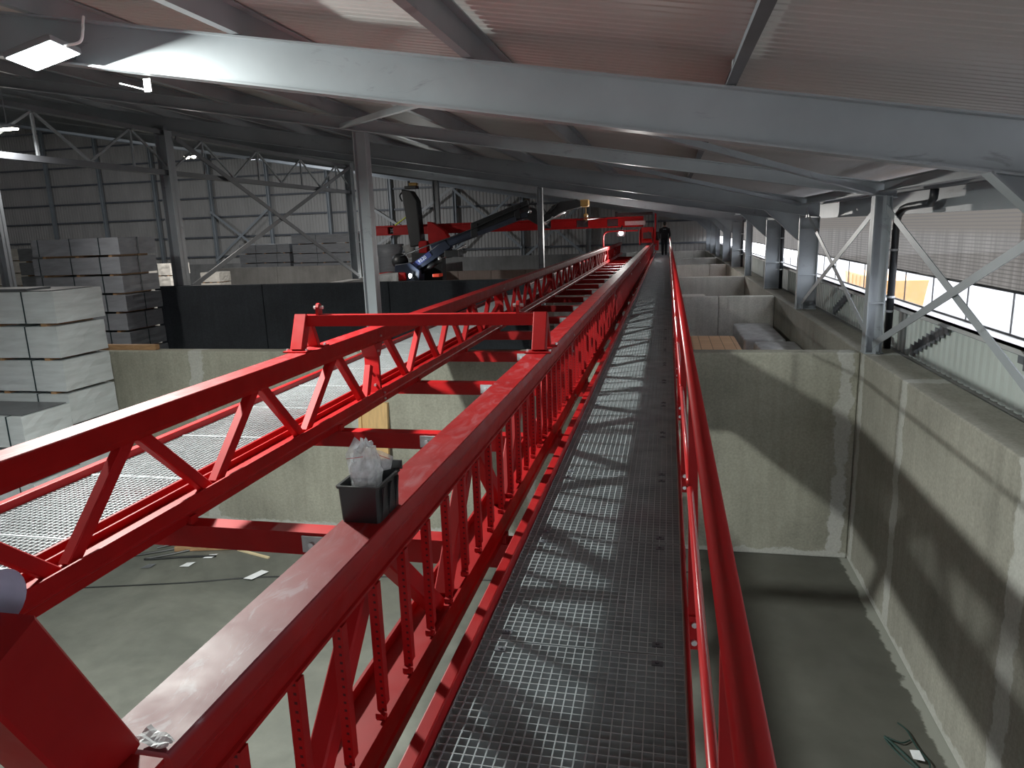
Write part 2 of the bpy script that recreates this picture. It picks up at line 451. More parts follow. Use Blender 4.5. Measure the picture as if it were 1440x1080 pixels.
for i in range(46):
    B().box(3.655, 3.672, 5+i*1.22, 5.012+i*1.22, 4.12, 4.6).build('seam', M['hem'], cur)

# outdoors
struct(B().box(3.7, 120, -40, 120, -.4, -.05).build('ground', M['yard']))
t = thing('orange_container', 'orange skip container standing in the yard outside the curtain', 'container', (11.5, 44, -.05))
b = B().prism_x([(41, .1), (48, .1), (49, 2.3), (40, 2.3)], 11, 13); b.build('skip_body', M['orange'], t, bevel=.03)
b = B()
for i in range(8): b.box(10.94, 11.0, 41.5+i*.9, 41.6+i*.9, .2, 2.2)
b.build('rib', M['orange'], t)
B().box(11.2, 12.8, 41.2, 47.8, -.05, .12).build('skid', M['hem'], t)
t = thing('warehouse', 'pale clad warehouse across the yard seen through the side opening', 'building', (44, 40, -.05))
B().box(40, 50, -10, 95, -.05, 7).build('wall', M['blue_white'], t)
B().prism_y([(39.6, 7), (50.4, 7), (45, 9)], -10.5, 95.5).build('roof', M['steel'], t)
for i in range(7): B().box(39.94, 40.0, -4+i*14, 0+i*14, 0, 4.2).build('door', M['steel_dark'], t)

# ------------------------------------------------------------------ roof frames
FY = [5.75, 11.65, 17.7, 23.4, 29.3, 35.4, 41.2, 47.2, 53.2, 59.0]
THIN = (1, 4, 7)
def ibeam(b, xa, xb, zt, zbot, y, fw, tf=.016, tw=.012):
    # xa>xb ; zt, zbot functions of x
    for side in (0, 1):
        f = zt if side == 0 else zbot
        s = -tf if side == 0 else tf
        b.loft([[(x, y-fw/2, f(x)), (x, y+fw/2, f(x)), (x, y+fw/2, f(x)+s), (x, y-fw/2, f(x)+s)] for x in (xa, xb)])
    b.loft([[(x, y-tw/2, zbot(x)), (x, y+tw/2, zbot(x)), (x, y+tw/2, zt(x)), (x, y-tw/2, zt(x))] for x in (xa, xb)])
def hcol(b, x0, x1, y, fw, z0, z1, tf=.018, tw=.012):
    b.box(x0, x0+tf, y-fw/2, y+fw/2, z0, z1); b.box(x1-tf, x1, y-fw/2, y+fw/2, z0, z1); b.box(x0, x1, y-tw/2, y+tw/2, z0, z1)
for i, y in enumerate(FY):
    thin = i in THIN
    kind = 'slimmer' if thin else 'deep'
    fr = thing('portal_frame', 'grey steel roof frame, %s from the camera, with %s sloping beam' % (nth(i+1), kind), 'roof frame', (0, y, WT), 'roof frames')
    b = B()
    if thin:
        ibeam(b, 3.25, XL, zr, lambda x: zr(x)-.20, y, .16)
        b.build('rafter', M['steel'], fr)
        b = B(); hcol(b, 2.94, 3.18, y, .2, WT, zr(3.0)-.2); b.box(2.93, 3.2, y-.12, y+.12, WT, WT+.02)
        b.build('column', M['steel'], fr)
        B().box(2.95, 3.17, y-.1, y+.1, 4.18, 4.195).build('stiffener', M['steel'], fr)
        b = B(); hcol(b, -5.19, -4.97, y+(.14 if i == 1 else 0), .2, WT if i == 1 else 0, zr(-5.1)-.2); b.build('inner_column', M['steel'], fr)
    else:
        ibeam(b, 3.36, XL, zr, lambda x: min(zb(x), zr(x)-.25), y, .18)
        b.build('rafter', M['steel'], fr)
        b = B(); hcol(b, 2.94, 3.36, y, .2, WT, 5.497); b.box(2.93, 3.38, y-.12, y+.12, WT, WT+.02)
        b.build('column', M['steel'], fr)
        B().box(2.96, 3.34, y-.1, y+.1, 4.2, 4.215).box(2.96, 3.34, y-.1, y+.1, 5.24, 5.255).build('stiffener', M['steel'], fr)
        b = B(); b.bar((2.93, y, 5.0), (2.17, y, zb(2.17)-.005), .18, .016, (1, 0, 1))
        b.loft([[(2.93, yy, 5.0), (2.93, yy, zb(2.93)), (2.19, yy, zb(2.19))] for yy in (y-.006, y+.006)])
        b.build('haunch', M['steel'], fr)
    # cleats that carry the purlins
    for k in range(12):
        xp = .47-1.95*k
        b = B().box(xp-.03, xp-.014, y-.06, y+.06, zr(xp), zr(xp)+.19)
        b.build('purlin_cleat', M['galv'], fr)

# purlins (Z profiles along the hall)
for k in range(12):
    xp = .47-1.95*k; z = zr(xp)+.012
    b = B().prism_y([(xp-.075, z), (xp, z), (xp, z+.19), (xp+.07, z+.19), (xp+.07, z+.2), (xp-.012, z+.2), (xp-.012, z+.012), (xp-.075, z+.012)], YB, YF)
    tag(b.build('roof_purlin', M['steel_dark'] if k == 0 else M['steel'], origin=(xp, 20, z)),
        'grey steel roof purlin under the roof sheets, %s from the right wall' % nth(k+1), 'purlin', 'roof purlins')
# eaves struts between column heads on the right
for i in range(len(FY)-1):
    y0, y1 = FY[i]+.1, FY[i+1]-.1
    b = B().box(2.98, 3.14, y0, y1, 5.80, 5.815).box(3.05, 3.06, y0, y1, 5.80, 5.95).box(2.98, 3.14, y0, y1, 5.94, 5.95)
    tag(b.build('eaves_strut', M['steel'], origin=(3.06, (y0+y1)/2, 5.8)), 'grey eaves strut between column heads on the right, %s bay from the camera' % nth(i+1), 'strut', 'eaves struts')
# wall bracing on the right
BR = [(5.75, 11.65), (11.65, 17.7)]
def flatbar(p, q, w=.10, t=.012, up=(1, 0, 0)):
    return B().bar(p, q, t, w, (0, 0, 1))
for i, (y0, y1) in enumerate(BR):
    t = thing('cross_bracing', ['large grey X-shaped flat-bar bracing of the bay nearest the camera', 'smaller grey X-shaped bracing between the slim column and the next deep column'][i], 'bracing', (3.06, (y0+y1)/2, WT), 'wall bracings on the right')
    B().bar((3.04, y0+.05, 5.62), (3.04, y1-.12, 3.56), .012, .10).build('brace_bar', M['steel'], t)
    B().bar((3.066, y0+.05, 3.56), (3.066, y1-.1, 5.62), .012, .10).build('brace_bar', M['steel'], t)
    b = B()
    for (yy, s) in ((y0+.1, 1), (y1-.1, -1)):
        for z0, z1 in ((3.44, 3.66), (5.5, 5.74)): b.box(3.048, 3.058, min(yy, yy+s*.16), max(yy, yy+s*.16), z0, z1)
    b.build('gusset', M['steel'], t)
# roof wind bracing between the first frames
for i, (p, q) in enumerate((((2.9, 11.55), (-1.5, 5.85)), ((-5.3, 11.55), (-1.5, 5.85)), ((2.9, 17.6), (-1.5, 11.75)))):
    a = (p[0], p[1], zr(p[0])-.16); c = (q[0], q[1], zr(q[0])-.16)
    b = B().bar(a, c, .07, .07)
    tag(b.build('wind_brace', M['steel'], origin=a), ['thin diagonal roof brace running left from the slim right column head', 'diagonal roof brace above the first inner column', 'diagonal roof brace behind the second roof frame'][i], 'brace', 'roof wind braces')

# drain pipes on the right
for i, y in enumerate((11.95, 23.0, 35.0)):
    t = thing('drain_pipe', 'black plastic rainwater pipe beside the %s' % ['slim column nearest the camera', 'second deep column of the far row', 'distant columns near the gable'][i], 'pipe', (3.36, y, WT), 'rainwater pipes')
    B().tube([(3.36, y, 3.44), (3.36, y, 5.35), (3.37, y-.03, 5.46), (3.40, y-.12, 5.55), (3.42, y-.3, 5.58), (3.42, y-1.2, 5.60), (3.42, y-1.3, 5.66), (3.42, y-1.32, 5.78)], .055, 12).build('pipe', M['pipe'], t, True)
    for z in (4.02, 4.24, 4.95):
        b = B().tube([(3.36, y, z-.016), (3.36, y, z+.016)], .062, 12).box(3.18, 3.32, y-.008, y+.008, z-.008, z+.008); b.build('clamp', M['galv'], t)

# ------------------------------------------------------------------ left column row with lattice girder
CX = -13.3
for i, y in enumerate((12.3, 17.7, 29.3, 41.2)):
    b = B(); hcol(b, CX-(.1 if i == 0 else .16), CX+(.1 if i == 0 else .16), y, .16 if i == 0 else .30, 0 if i == 0 else 3.6, zr(CX)-.28, .02, .014)
    lab = ['tall grey steel column at the far left edge behind the near block stack', 'grey steel column on the dark wall at the left end of the cross bracing',
           'grey steel column at the right end of the cross bracing on the left wall', 'distant grey steel column farther along the left row'][i]
    tag(b.build('steel_column', M['steel'], origin=(CX, y, 0)), lab, 'column', 'left row columns')
lg = thing('lattice_girder', 'grey lattice girder with zigzag web spanning the left column row', 'girder', (CX, 19, 7.2))
B().box(CX-.1, CX+.1, 9.0, 29.2, 7.22, 7.35).build('bottom_chord', M['steel_dark'], lg)
B().box(CX-.1, CX+.1, 9.0, 29.2, 8.27, 8.38).build('top_chord', M['steel_dark'], lg)
y = 9.2; k = 0
while y < 28:
    B().bar((CX, y, 7.36), (CX, y+1.45, 8.28), .05, .05, (1, 0, 0)).build('web_diagonal', M['steel'], lg)
    B().bar((CX, y+1.45, 8.28), (CX, y+2.9, 7.36), .05, .05, (1, 0, 0)).build('web_diagonal', M['steel'], lg)
    B().bar((CX, y+1.45, 7.36), (CX, y+1.45, 8.28), .05, .05, (1, 0, 0)).build('web_post', M['steel'], lg)
    y += 2.9
t = thing('cross_bracing', 'large dark X-shaped bracing between the left row columns above the dark wall', 'bracing', (CX+.2, 23.5, 4.0))
B().bar((CX+.18, 17.9, 4.2), (CX+.18, 29.1, 8.3), .03, .13).build('brace_bar', M['steel_dark'], t)
B().bar((CX+.22, 17.9, 8.2), (CX+.22, 29.1, 3.75), .03, .13).build('brace_bar', M['steel_dark'], t)
tag(B().box(CX-.3, CX+.3, 17.4, 45, 0, 3.62).build('concrete_wall', M['conc_grey'], origin=(CX, 31, 0)), 'grey concrete wall carrying the left row of steel columns', 'concrete wall')

# ------------------------------------------------------------------ gable steel
GX = [-1.0, -6.6, -12.4, -18.4, -24.4, -30.4, -36.4, -42.4, -48.4, -54.4, -60.4]
for i, x in enumerate(GX):
    b = B(); hcol(b, x-.14, x+.14, YF-.35, .3, 2.9 if True else 0, zr(x), .03, .02)
    tag(b.build('gable_post', M['steel'], origin=(x, YF-.35, 2.9)), 'grey steel post on the far gable wall, %s from the right' % nth(i+1), 'post', 'gable posts')
for i, z in enumerate((4.0, 5.83, 7.7, 9.5, 11.3, 13.0, 14.8, 16.4)):
    xa = min(3.3, (6.465-z)/.172)
    b = B().box(XL, xa, YF-.18, YF-.06, z-.08, z+.08)
    tag(b.build('gable_rail', M['steel_dark'], origin=(-20, YF-.1, z)), 'dark horizontal rail on the far gable wall, %s from the bottom' % nth(i+1), 'rail', 'gable rails')
def brace_x(name, label, x0, x1, z0, z1, mat, yy, w=.2):
    t = thing('cross_bracing', label, 'bracing', ((x0+x1)/2, yy, z0))
    B().bar((x0, yy, z0), (x1, yy, z1), w, .05, (0, 1, 0)).build('brace_bar', mat, t)
    B().bar((x0, yy-.06, z1), (x1, yy-.06, z0), w, .05, (0, 1, 0)).build('brace_bar', mat, t)
brace_x('g', 'X-shaped bracing coloured white for lamp light on the gable behind the upright crane jib', -28.6, -18.2, 2.8, 9.5, M['sill'], YF-.7, .22)  # white colour stands in for lamp light on these bars
brace_x('g', 'grey X-shaped bracing on the gable left of the second inner column', -12.4, -6.6, 3.0, 8.0, M['steel'], YF-.7)
brace_x('g', 'grey X-shaped bracing on the gable above the hanging red bridge beam', -18.4, -12.4, 4.0, 9.2, M['steel'], YF-.7)
brace_x('g', 'grey X-shaped bracing on the gable beyond the tall wrapped stack', -42.4, -36.4, 3.6, 8.2, M['steel'], YF-.7)

# ------------------------------------------------------------------ concrete partitions
def part_wall(y, x0, x1, z, mat, label, joint=None, th=.28):
    t = thing('concrete_partition', label, 'concrete wall', ((x0+x1)/2, y, 0), 'concrete bay partitions')
    xsx = [x0]+(joint or [])+[x1]
    for a, c in zip(xsx, xsx[1:]):
        B().box(a+.006, c-.006, y, y+th, 0, z).build('wall_panel', mat, t, bevel=.025)
    return t
part_wall(11.65, -10.9, 2.92, WT, M['conc_left'], 'pale stained concrete partition crossing under the gantry, nearest of the row')
part_wall(20.9, -3.3, 2.92, WT, M['conc_bay_lit'], 'grey concrete partition behind the wrapped packs, second from the camera', [1.42])
part_wall(29.0, -3.3, 2.92, WT, M['conc_bay_lit'], 'grey concrete partition with a white pack in front of it, third from the camera')
part_wall(38.1, -3.3, 2.92, WT, M['conc_bay_lit'], 'grey concrete partition, fourth from the camera on the right', [2.1])
part_wall(46.0, -3.3, 2.92, WT, M['conc_bay_lit'], 'grey concrete partition, fifth from the camera on the right')
part_wall(59.5, -3.3, 2.92, WT, M['conc_bay_lit'], 'grey concrete partition right in front of the gable', [2.0])
t = part_wall(17.3, -13.9, -3.35, 4.26, M['conc_dark'], 'tall near-black concrete partition behind the pale left wall', [-10.6, -7.0])
t = part_wall(38.5, -27.0, -17.2, 3.85, M['conc_grey'], 'long grey concrete wall under the far wrapped packs', [-22.5])
t = part_wall(40.5, -16.0, -4.2, 3.25, M['conc_pink'], 'pinkish concrete block wall behind the crane boom', [-14, -12, -10, -8, -6])
t = part_wall(54, -24.0, -4.0, 3.6, M['conc_grey'], 'distant grey concrete wall below the gable rails')

# ------------------------------------------------------------------ gantry girders
Y0, Y1 = .95, 46.15
SEC = 5.65
def chord_top(xc, y0, y1, out):   # out=+1 : ridge on the +X side
    s = out
    pr = [(xc-s*.076, 4.52), (xc+s*.074, 4.52), (xc+s*.078, 4.517), (xc+s*.092, 4.480), (xc+s*.096, 4.474), (xc+s*.096, 4.468), (xc+s*.092, 4.462),
          (xc+s*.072, 4.384), (xc+s*.080, 4.380), (xc+s*.080, 4.37), (xc-s*.070, 4.37), (xc-s*.080, 4.402), (xc-s*.080, 4.516)]
    if s < 0: pr = pr[::-1]
    return B().prism_y(pr, y0, y1)
def chord_low(xc, y0, y1):
    b = B()
    for s in (-1, 1):
        pr = [(xc+s*.078, 3.91), (xc+s*.089, 3.91), (xc+s*.0905, 3.907), (xc+s*.0925, 3.835), (xc+s*.099, 3.825), (xc+s*.099, 3.818), (xc+s*.088, 3.81), (xc+s*.085, 3.76), (xc+s*.07, 3.76), (xc+s*.078, 3.80)]
        b.prism_y(pr if s > 0 else pr[::-1], y0, y1)
    b.box(xc-.08, xc+.08, y0, y1, 3.855, 3.868)
    return b
def girder(xc, out, label, hang):
    t = thing('truss_girder', label, 'girder', (xc, (Y0+Y1)/2, 3.76), 'gantry truss girders')
    nsec = 8
    for k in range(nsec):
        a = Y0+SEC*k; c = a+SEC
        chord_top(xc, a+.004, c-.004, out).build('top_chord', M['red_scuff_sheen'], t)
        chord_low(xc, a+.004, c-.004).build('bottom_chord', M['red'], t)
        # web
        if k == 0: ups = [.95+.1, 2.05, 3.27, 4.52, 5.78]; lows = [1.45, 2.68, 3.88, 5.10, 6.33]
        else:
            ups = [a+.35+1.16*j for j in range(5)]; lows = [a+.95+1.15*j for j in range(4)]
        pts = sorted([(u, 1) for u in ups]+[(l, 0) for l in lows])
        for (ya, ta), (yb, tb) in zip(pts, pts[1:]):
            if ta == tb: continue
            d = .05 if yb > ya else -.05
            za = 4.375 if ta else 3.866; zb_ = 4.375 if tb else 3.866
            B().bar((xc, ya+.045, za), (xc, yb-.045, zb_), .075, .065, (1, 0, 0), .006).build('diagonal', M['red_matte'], t)
        # short strut and splice plates
        if k < nsec-1:
            B().bar((xc, lows[-1]+.05, 3.866), (xc, c-.09, 4.16), .07, .065, (1, 0, 0), .006).build('diagonal', M['red_matte'], t)
            b = B()
            for dy in (-.02, .008): b.box(xc-.075, xc+.075, c+dy, c+dy+.012, 3.84, 4.375)
            b.box(xc-.086, xc-.082, c-.02, c+.02, 4.38, 4.5); 
            b.loft([[(xc+s_*.08, c-.11, 4.375), (xc+s_*.08, c+.11, 4.375), (xc+s_*.08, c+.03, 4.24), (xc+s_*.08, c-.03, 4.24)] for s_ in (-1, 1)])
            b.build('splice_plate', M['red'], t)
            b = B()
            for s_ in (-1, 1):
                for zz in (3.80, 3.86): b.cyl((xc+s_*.100, c+.03, zz), (1, 0, 0), .011, .016, 6)
                for zz in (4.44,): b.cyl((xc+s_*.093, c+.05, zz), (1, 0, 0), .011, .014, 6)
                b.cyl((xc+s_*.086, c-.03, 4.30), (1, 0, 0), .012, .02, 6)
            b.cyl((xc-.02, c-.03, 4.1), (0, 1, 0), .013, .03, 6); b.cyl((xc+.03, c-.03, 3.95), (0, 1, 0), .013, .03, 6)
            b.build('bolt', M['bolt'], t)
    # bolts at cross beams
    return t
gl = girder(-2.9, -1, 'left red truss girder running the length of the hall', False)
gr = girder(-.95, 1, 'right red truss girder beside the walkway with perforated hanger bars', True)
# perforated hangers on the right girder
hb = B()
def hanger(b, y):
    b.box(-.894, -.863, y-.003, y+.003, 3.93, 4.372); b.box(-.869, -.863, y, y+.028, 3.95, 4.372)
    b.box(-.894, -.872, y-.020, y+.004, 3.912, 3.932)
def foot(b, y): b.tube([(-.890, y-.012, 3.918), (-.862, y-.012, 3.918)], .013, 8)
first = None
for i in range(100):
    y = 1.14+.2435*i
    if first is None:
        b = B(); hanger(b, y); foot(b, y); first = b.build('hanger_bar', M['red_perf'], gr, origin=(0, y-world_loc(gr).y, 0))
    else:
        c = first.copy(); COL.objects.link(c); c.location = (0, y-world_loc(gr).y, 0)
b = B()
for i in range(100, 185):
    y = 1.14+.2435*i; hanger(b, y)
o = b.build('hanger_bar', M['red_perf'], gr); o['kind'] = 'stuff'

# cross beams
proto = None; nb = 21
for i in range(nb):
    y = 3.55+2.06*(i-1)
    if proto is None:
        proto = B().prism_x([(y-.04, 3.75), (y+.08, 3.75), (y+.08, 3.742), (y-.032, 3.742), (y-.032, 3.618), (y+.08, 3.618), (y+.08, 3.61), (y-.04, 3.61)], -3.92, .11).build('cross_beam', M['red'], origin=(-1.9, y, 3.61))
        B().box(-2.06, -1.80, y-.052, y-.04, 3.632, 3.732).build('splice_plate', M['galv'], proto)
        b = B().cyl((-2.0, y-.058, 3.682), (0, 1, 0), .017, .016, 6).cyl((-1.86, y-.058, 3.682), (0, 1, 0), .017, .016, 6)
        b.build('bolt', M['bolt'], proto)
        b = B()
        for s in (-3.0, -2.805, -1.05, -.855):
            b.box(s-.012, s+.012, y-.03, y+.03, 3.75, 3.80)
        b.build('seat_cleat', M['red'], proto)
        c = proto
    else: c = copy_tree(proto, (-1.9, y, 3.61))
    tag(c, 'red channel cross beam joining the two gantry girders, %s from the camera' % nth(i+1), 'cross beam', 'gantry cross beams')

# goalposts (lifting frames) standing on the girders
def goalpost(yf, yr, label):
    t = thing('lifting_goalpost', label, 'frame', (-1.93, (yf+yr)/2, 4.52), 'lifting goalposts')
    ym = (yf+yr)/2
    B().box(-2.99, -.90, ym-.045, ym+.045, 4.715, 4.805, .006).build('top_beam', M['red'], t)
    for x in (-2.93, -.94):
        B().bar((x, yf+.02, 4.53), (x, ym-.015, 4.80), .105, .085, (0, 1, 0), .006).build('leg', M['red'], t)
        B().bar((x, yr-.02, 4.53), (x, ym+.03, 4.78), .09, .05, (0, 1, 0), .004).build('leg', M['red'], t)
        for y in (yf, yr):
            p = B().box(x-.10, x+.10, y-.05, y+.05, 4.52, 4.532).build('base_plate', M['red'], t)
            b = B()
            for sx in (-.085, .085): b.cyl((x+sx, y, 4.538), (0, 0, 1), .011, .018, 6)
            b.build('bolt', M['bolt'], p)
    for x in (-2.79, -1.12):
        l = B().prism_x([(ym-.035, 4.80), (ym+.035, 4.80), (ym+.035, 4.87), (ym+.022, 4.893), (ym, 4.90), (ym-.022, 4.893), (ym-.035, 4.87)], x-.012, x+.012).build('lifting_lug', M['red'], t)
        B().cyl((x, ym, 4.865), (1, 0, 0), .014, .08, 8).build('bolt', M['bolt'], l)
    return t
goalpost(5.2, 5.52, 'red lifting goalpost with two bolted lugs standing across the girders in mid view')
# nearer goalpost, seen only by its leg at the lower left
near_post = t = thing('lifting_goalpost', 'red goalpost nearest the camera with one broad inclined leg in view', 'frame', (-1.93, .82, 4.52), 'lifting goalposts')
B().box(-2.99, -1.01, .69, .79, 4.76, 4.86, .006).build('top_beam', M['red'], t)
for x in (-2.93, -.98):
    B().bar((x, .90, 4.51), (x, .745, 4.85), .11, .125, (0, 1, 0), .006).build('leg', M['red'], t)
    B().bar((x, .50, 4.53), (x, .70, 4.80), .09, .05, (0, 1, 0), .004).build('leg', M['red'], t)

# ------------------------------------------------------------------ walkways
def grating(x0, x1, y0, L, z, pitch, th=.004, hgt=.028):
    b = B(); W = x1-x0
    n = round(W/pitch); m = round(L/pitch)
    for i in range(n+1):
        x = x0+W*i/n; h2 = hgt if i in (0, n) else .007; b.box(x-th/2, x+th/2, y0, y0+L, z-h2, z)
    for j in range(m+1):
        y = y0+L*j/m
        b.box(x0, x1, y-th*.4, y+th*.4, z-hgt, z-.0005)
    return b
PITCH = .96
y0 = 2.40-3*PITCH
gp = grating(-.685, .075, y0+.006, PITCH-.012, G, .0335).build('grating_panel', M['grating'], origin=(-.3, y0, G))
gp0 = gp
for i in range(46):
    c = gp0 if i == 0 else gp0.copy()
    if i: COL.objects.link(c); c.location = (-.3, y0+PITCH*i, G)
    if 1 < i < 12:
        yy = y0+PITCH*i
        for sx in (-.60, -.02):
            for sy in (.06, PITCH-.06): B().box(sx-.02, sx+.02, yy+sy-.014, yy+sy+.014, G-.002, G+.004).cyl((sx, yy+sy, G+.006), (0, 0, 1), .008, .008, 6).build('panel_clip', M['steel_dark'], c)
    tag(c, 'dark steel grating panel of the right walkway, %s from the camera' % nth(i+1), 'grating panel', 'right walkway grating panels')
y0 = 1.05
gp2 = grating(-3.86, -3.07, y0+.006, PITCH-.012, G, .036).build('grating_panel', M['galv'], origin=(-3.46, y0, G))
B().box(-3.86, -3.07, y0, y0+.012, G-.03, G+.004).build('edge_bar', M['galv'], gp2)
for i in range(42):
    c = gp2 if i == 0 else copy_tree(gp2, (-3.46, y0+PITCH*i, G))
    tag(c, 'bright galvanised grating panel of the left walkway, %s from the camera' % nth(i+1), 'grating panel', 'left walkway grating panels')
def channel(x0, x1, z0, z1, ya, yb):
    s = 1 if x1 > x0 else -1
    return B().box(min(x0, x1), max(x0, x1), ya, yb, z0, z1, .004)
for (x0, x1, z0, z1, lab) in ((-.742, -.692, 3.74, 3.93, 'red edge channel on the left side of the right walkway'),
                              (.082, .098, 3.74, 3.905, 'dark red edge channel on the right side of the right walkway below the handrail'),
                              (-3.06, -3.04, 3.755, 3.93, 'red inner edge channel of the left walkway'),
                              (-3.93, -3.87, 3.75, 3.93, 'red outer edge channel of the left walkway')):
    b = B().box(x0, x1, .3, 45.5, z0, z1)
    o = b.build('walkway_channel', M['red'], origin=((x0+x1)/2, 23, z0), bevel=.006)
    tag(o, lab, 'channel', 'walkway edge channels')
    if x0 == -.742:
        for i in range(40): B().box(x0-.02, x0, 1.0+1.03*i, 1.06+1.03*i, 3.75, 3.83).build('cleat', M['red'], o)

# handrail
M['rail'] = plain('red_rail_paint', (.42, .010, .012), .28, 0, .12, 5)
hr = thing('handrail', 'red tubular handrail along the right side of the walkway', 'handrail', (.1, 23, 3.8))
B().tube([(.1, -.6, 4.84), (.1, 45, 4.84)], .0225, 16).build('top_rail', M['rail'], hr, True)
PY = [1.0, 2.72, 4.52, 6.32, 8.15]; y = 8.15
while y < 43: y += 1.83; PY.append(y)
for i, y in enumerate(PY):
    B().loft([[(a, y-.005, z), (c, y-.005, z), (c, y+.005, z), (a, y+.005, z)] for a, c, z in ((.100, .140, 3.72), (.098, .138, 3.90), (.083, .117, 4.82))]).build('post', M['red'], hr)
    q = B().box(.100, .146, y-.015, y-.006, 3.72, 3.87).build('foot_plate', M['red'], hr, bevel=.003)
    for z in (3.755, 3.835): B().cyl((.124, y-.019, z), (0, 1, 0), .012, .014, 8).build('bolt', M['bolt'], q)
    if i+1 < len(PY):
        B().tube([(.095, y+.05, 4.41), (.095, y+.08, 4.42), (.095, PY[i+1]-.03, 4.42)], .0125, 10).build('mid_rail', M['rail'], hr, True)
B().tube([(.095, -.6, 4.42), (.095, .97, 4.42)], .0125, 10).build('mid_rail', M['rail'], hr, True)

# ------------------------------------------------------------------ storage bin with plastic bag
bx, by, bz = -.955, 2.075, 4.52
sb = thing('storage_bin', 'small black plastic stacking bin on top of the right girder', 'bin', (bx, by, bz))
def rr(hw, hl, z, r=.008): return [(bx+x, by+y, z) for x, y in bevel_rect(-hw, hw, -hl, hl, r)]
b = B(); rings = [rr(.065, .088, bz), rr(.069, .093, bz+.116), rr(.074, .099, bz+.117), rr(.074, .099, bz+.125), rr(.065, .089, bz+.125), rr(.061, .083, bz+.006)]
b.loft(rings); 
b.build('bin_body', M['black_plastic'], sb)
b = B()
for s in (-1, 1):
    for yy in (-.06, 0, .06): b.loft([[(bx+s*.061, by+yy-.006, bz+.004), (bx+s*.066, by+yy-.006, bz+.004), (bx+s*.066, by+yy+.006, bz+.004), (bx+s*.061, by+yy+.006, bz+.004)], [(bx+s*.071, by+yy-.006, bz+.112), (bx+s*.079, by+yy-.006, bz+.112), (bx+s*.079, by+yy+.006, bz+.112), (bx+s*.071, by+yy+.006, bz+.112)]])
b.build('rib', M['black_plastic'], sb)
b = B()
b.loft([[(bx-.078, by+.098, bz+.122), (bx+.078, by+.098, bz+.122), (bx+.078, by+.106, bz+.122), (bx-.078, by+.106, bz+.122)],
        [(bx-.076, by+.104, bz+.150), (bx+.076, by+.104, bz+.150), (bx+.076, by+.111, bz+.150), (bx-.076, by+.111, bz+.150)]])
b.build('tall_end_lip', M['black_plastic'], sb)
def crumple(c, r, seed, nu=22, nv=16, amp=.25):
    rnd = random.Random(seed); ph = [(rnd.uniform(2, 7), rnd.uniform(2, 7), rnd.uniform(0, 6)) for _ in range(7)]
    b = B(); rings = []
    for j in range(nv+1):
        th = PI*j/nv; ring = []
        for k in range(nu):
            f = 2*PI*k/nu
            q = 1+amp*sum(abs(math.sin(a*f/2+p_)*math.sin(d*th+p_))-.35 for a, d, p_ in ph)/3+rnd.uniform(-.04, .04)
            s = max(.03, math.sin(th))
            ring.append((c[0]+r[0]*q*s*math.cos(f), c[1]+r[1]*q*s*math.sin(f), c[2]-r[2]*q*math.cos(th)))
        rings.append(ring)
    return b.loft(rings)
bg = thing('plastic_bag', 'crumpled clear zip bag of small parts lying in the black bin', 'bag', (bx, by, bz+.06))
crumple((bx-.005, by-.005, bz+.145), (.046, .062, .095), 3, 26, 18, .42).build('bag_body', M['bag'], bg)
b = B()
pts = [(-.052, -.05, .215), (-.022, -.035, .272), (.006, -.005, .225), (.035, .035, .205), (.062, .07, .175)]
low = [(-.05, -.03, .12), (-.02, 0, .13), (.01, .02, .13), (.03, .05, .13), (.05, .07, .13)]
vs = [(bx+a, by+d, bz+e) for a, d, e in pts]+[(bx+a, by+d, bz+e) for a, d, e in low]
b.add(vs, [(i, i+1, i+6, i+5) for i in range(4)])
b.build('bag_flap', M['bag'], bg)
B().tube([(bx-.045, by-.06, bz+.205), (bx+.0, by-.055, bz+.21), (bx+.03, by+.01, bz+.20), (bx+.055, by+.055, bz+.17)], .0012, 5).build('zip', M['zip'], bg)
# film scrap, rolled sheet, can near the camera
b = B(); n = 8
vs = []
for i in range(n+1):
    for j in range(5):
        u = i/n; v = j/4
        vs.append((-.945+.075*u, .955+.05*v-.03*u*v, 4.530+.005*math.sin(u*7+v*3)+.003*math.sin(v*9)))
b.add(vs, [(i*5+j, i*5+j+1, (i+1)*5+j+1, (i+1)*5+j) for i in range(n) for j in range(4)])
tag(b.build('film_scrap', M['paper'], origin=(-.95, .97, 4.52)), 'torn white plastic film scrap at the near end of the right girder', 'scrap')
b = B(); rings = []
for k in range(15):
    a = -2.4+k*.27; r_ = .045
    rings.append((-.0, a, r_))
vs = []
for _, a, r_ in rings:
    vs += [(-.985, .80+r_*math.cos(a), 4.90+r_*math.sin(a)), (-1.13, .80+r_*math.cos(a), 4.90+r_*math.sin(a))]
b.add(vs, [(2*i, 2*i+2, 2*i+3, 2*i+1) for i in range(14)])
tag(b.build('rolled_sheet', M['violet_sheet'], origin=(-1.09, .75, 4.86), smooth=True), 'pale violet curled plastic sheet on the nearest goalpost at the left edge', 'sheet')
bp = B().box(-1.10, -.86, .85, .93, 4.521, 4.531).build('base_plate', M['red'], near_post)
B().cyl((-1.06, .885, 4.54), (0, 0, 1), .013, .02, 6).build('bolt', M['bolt'], bp)

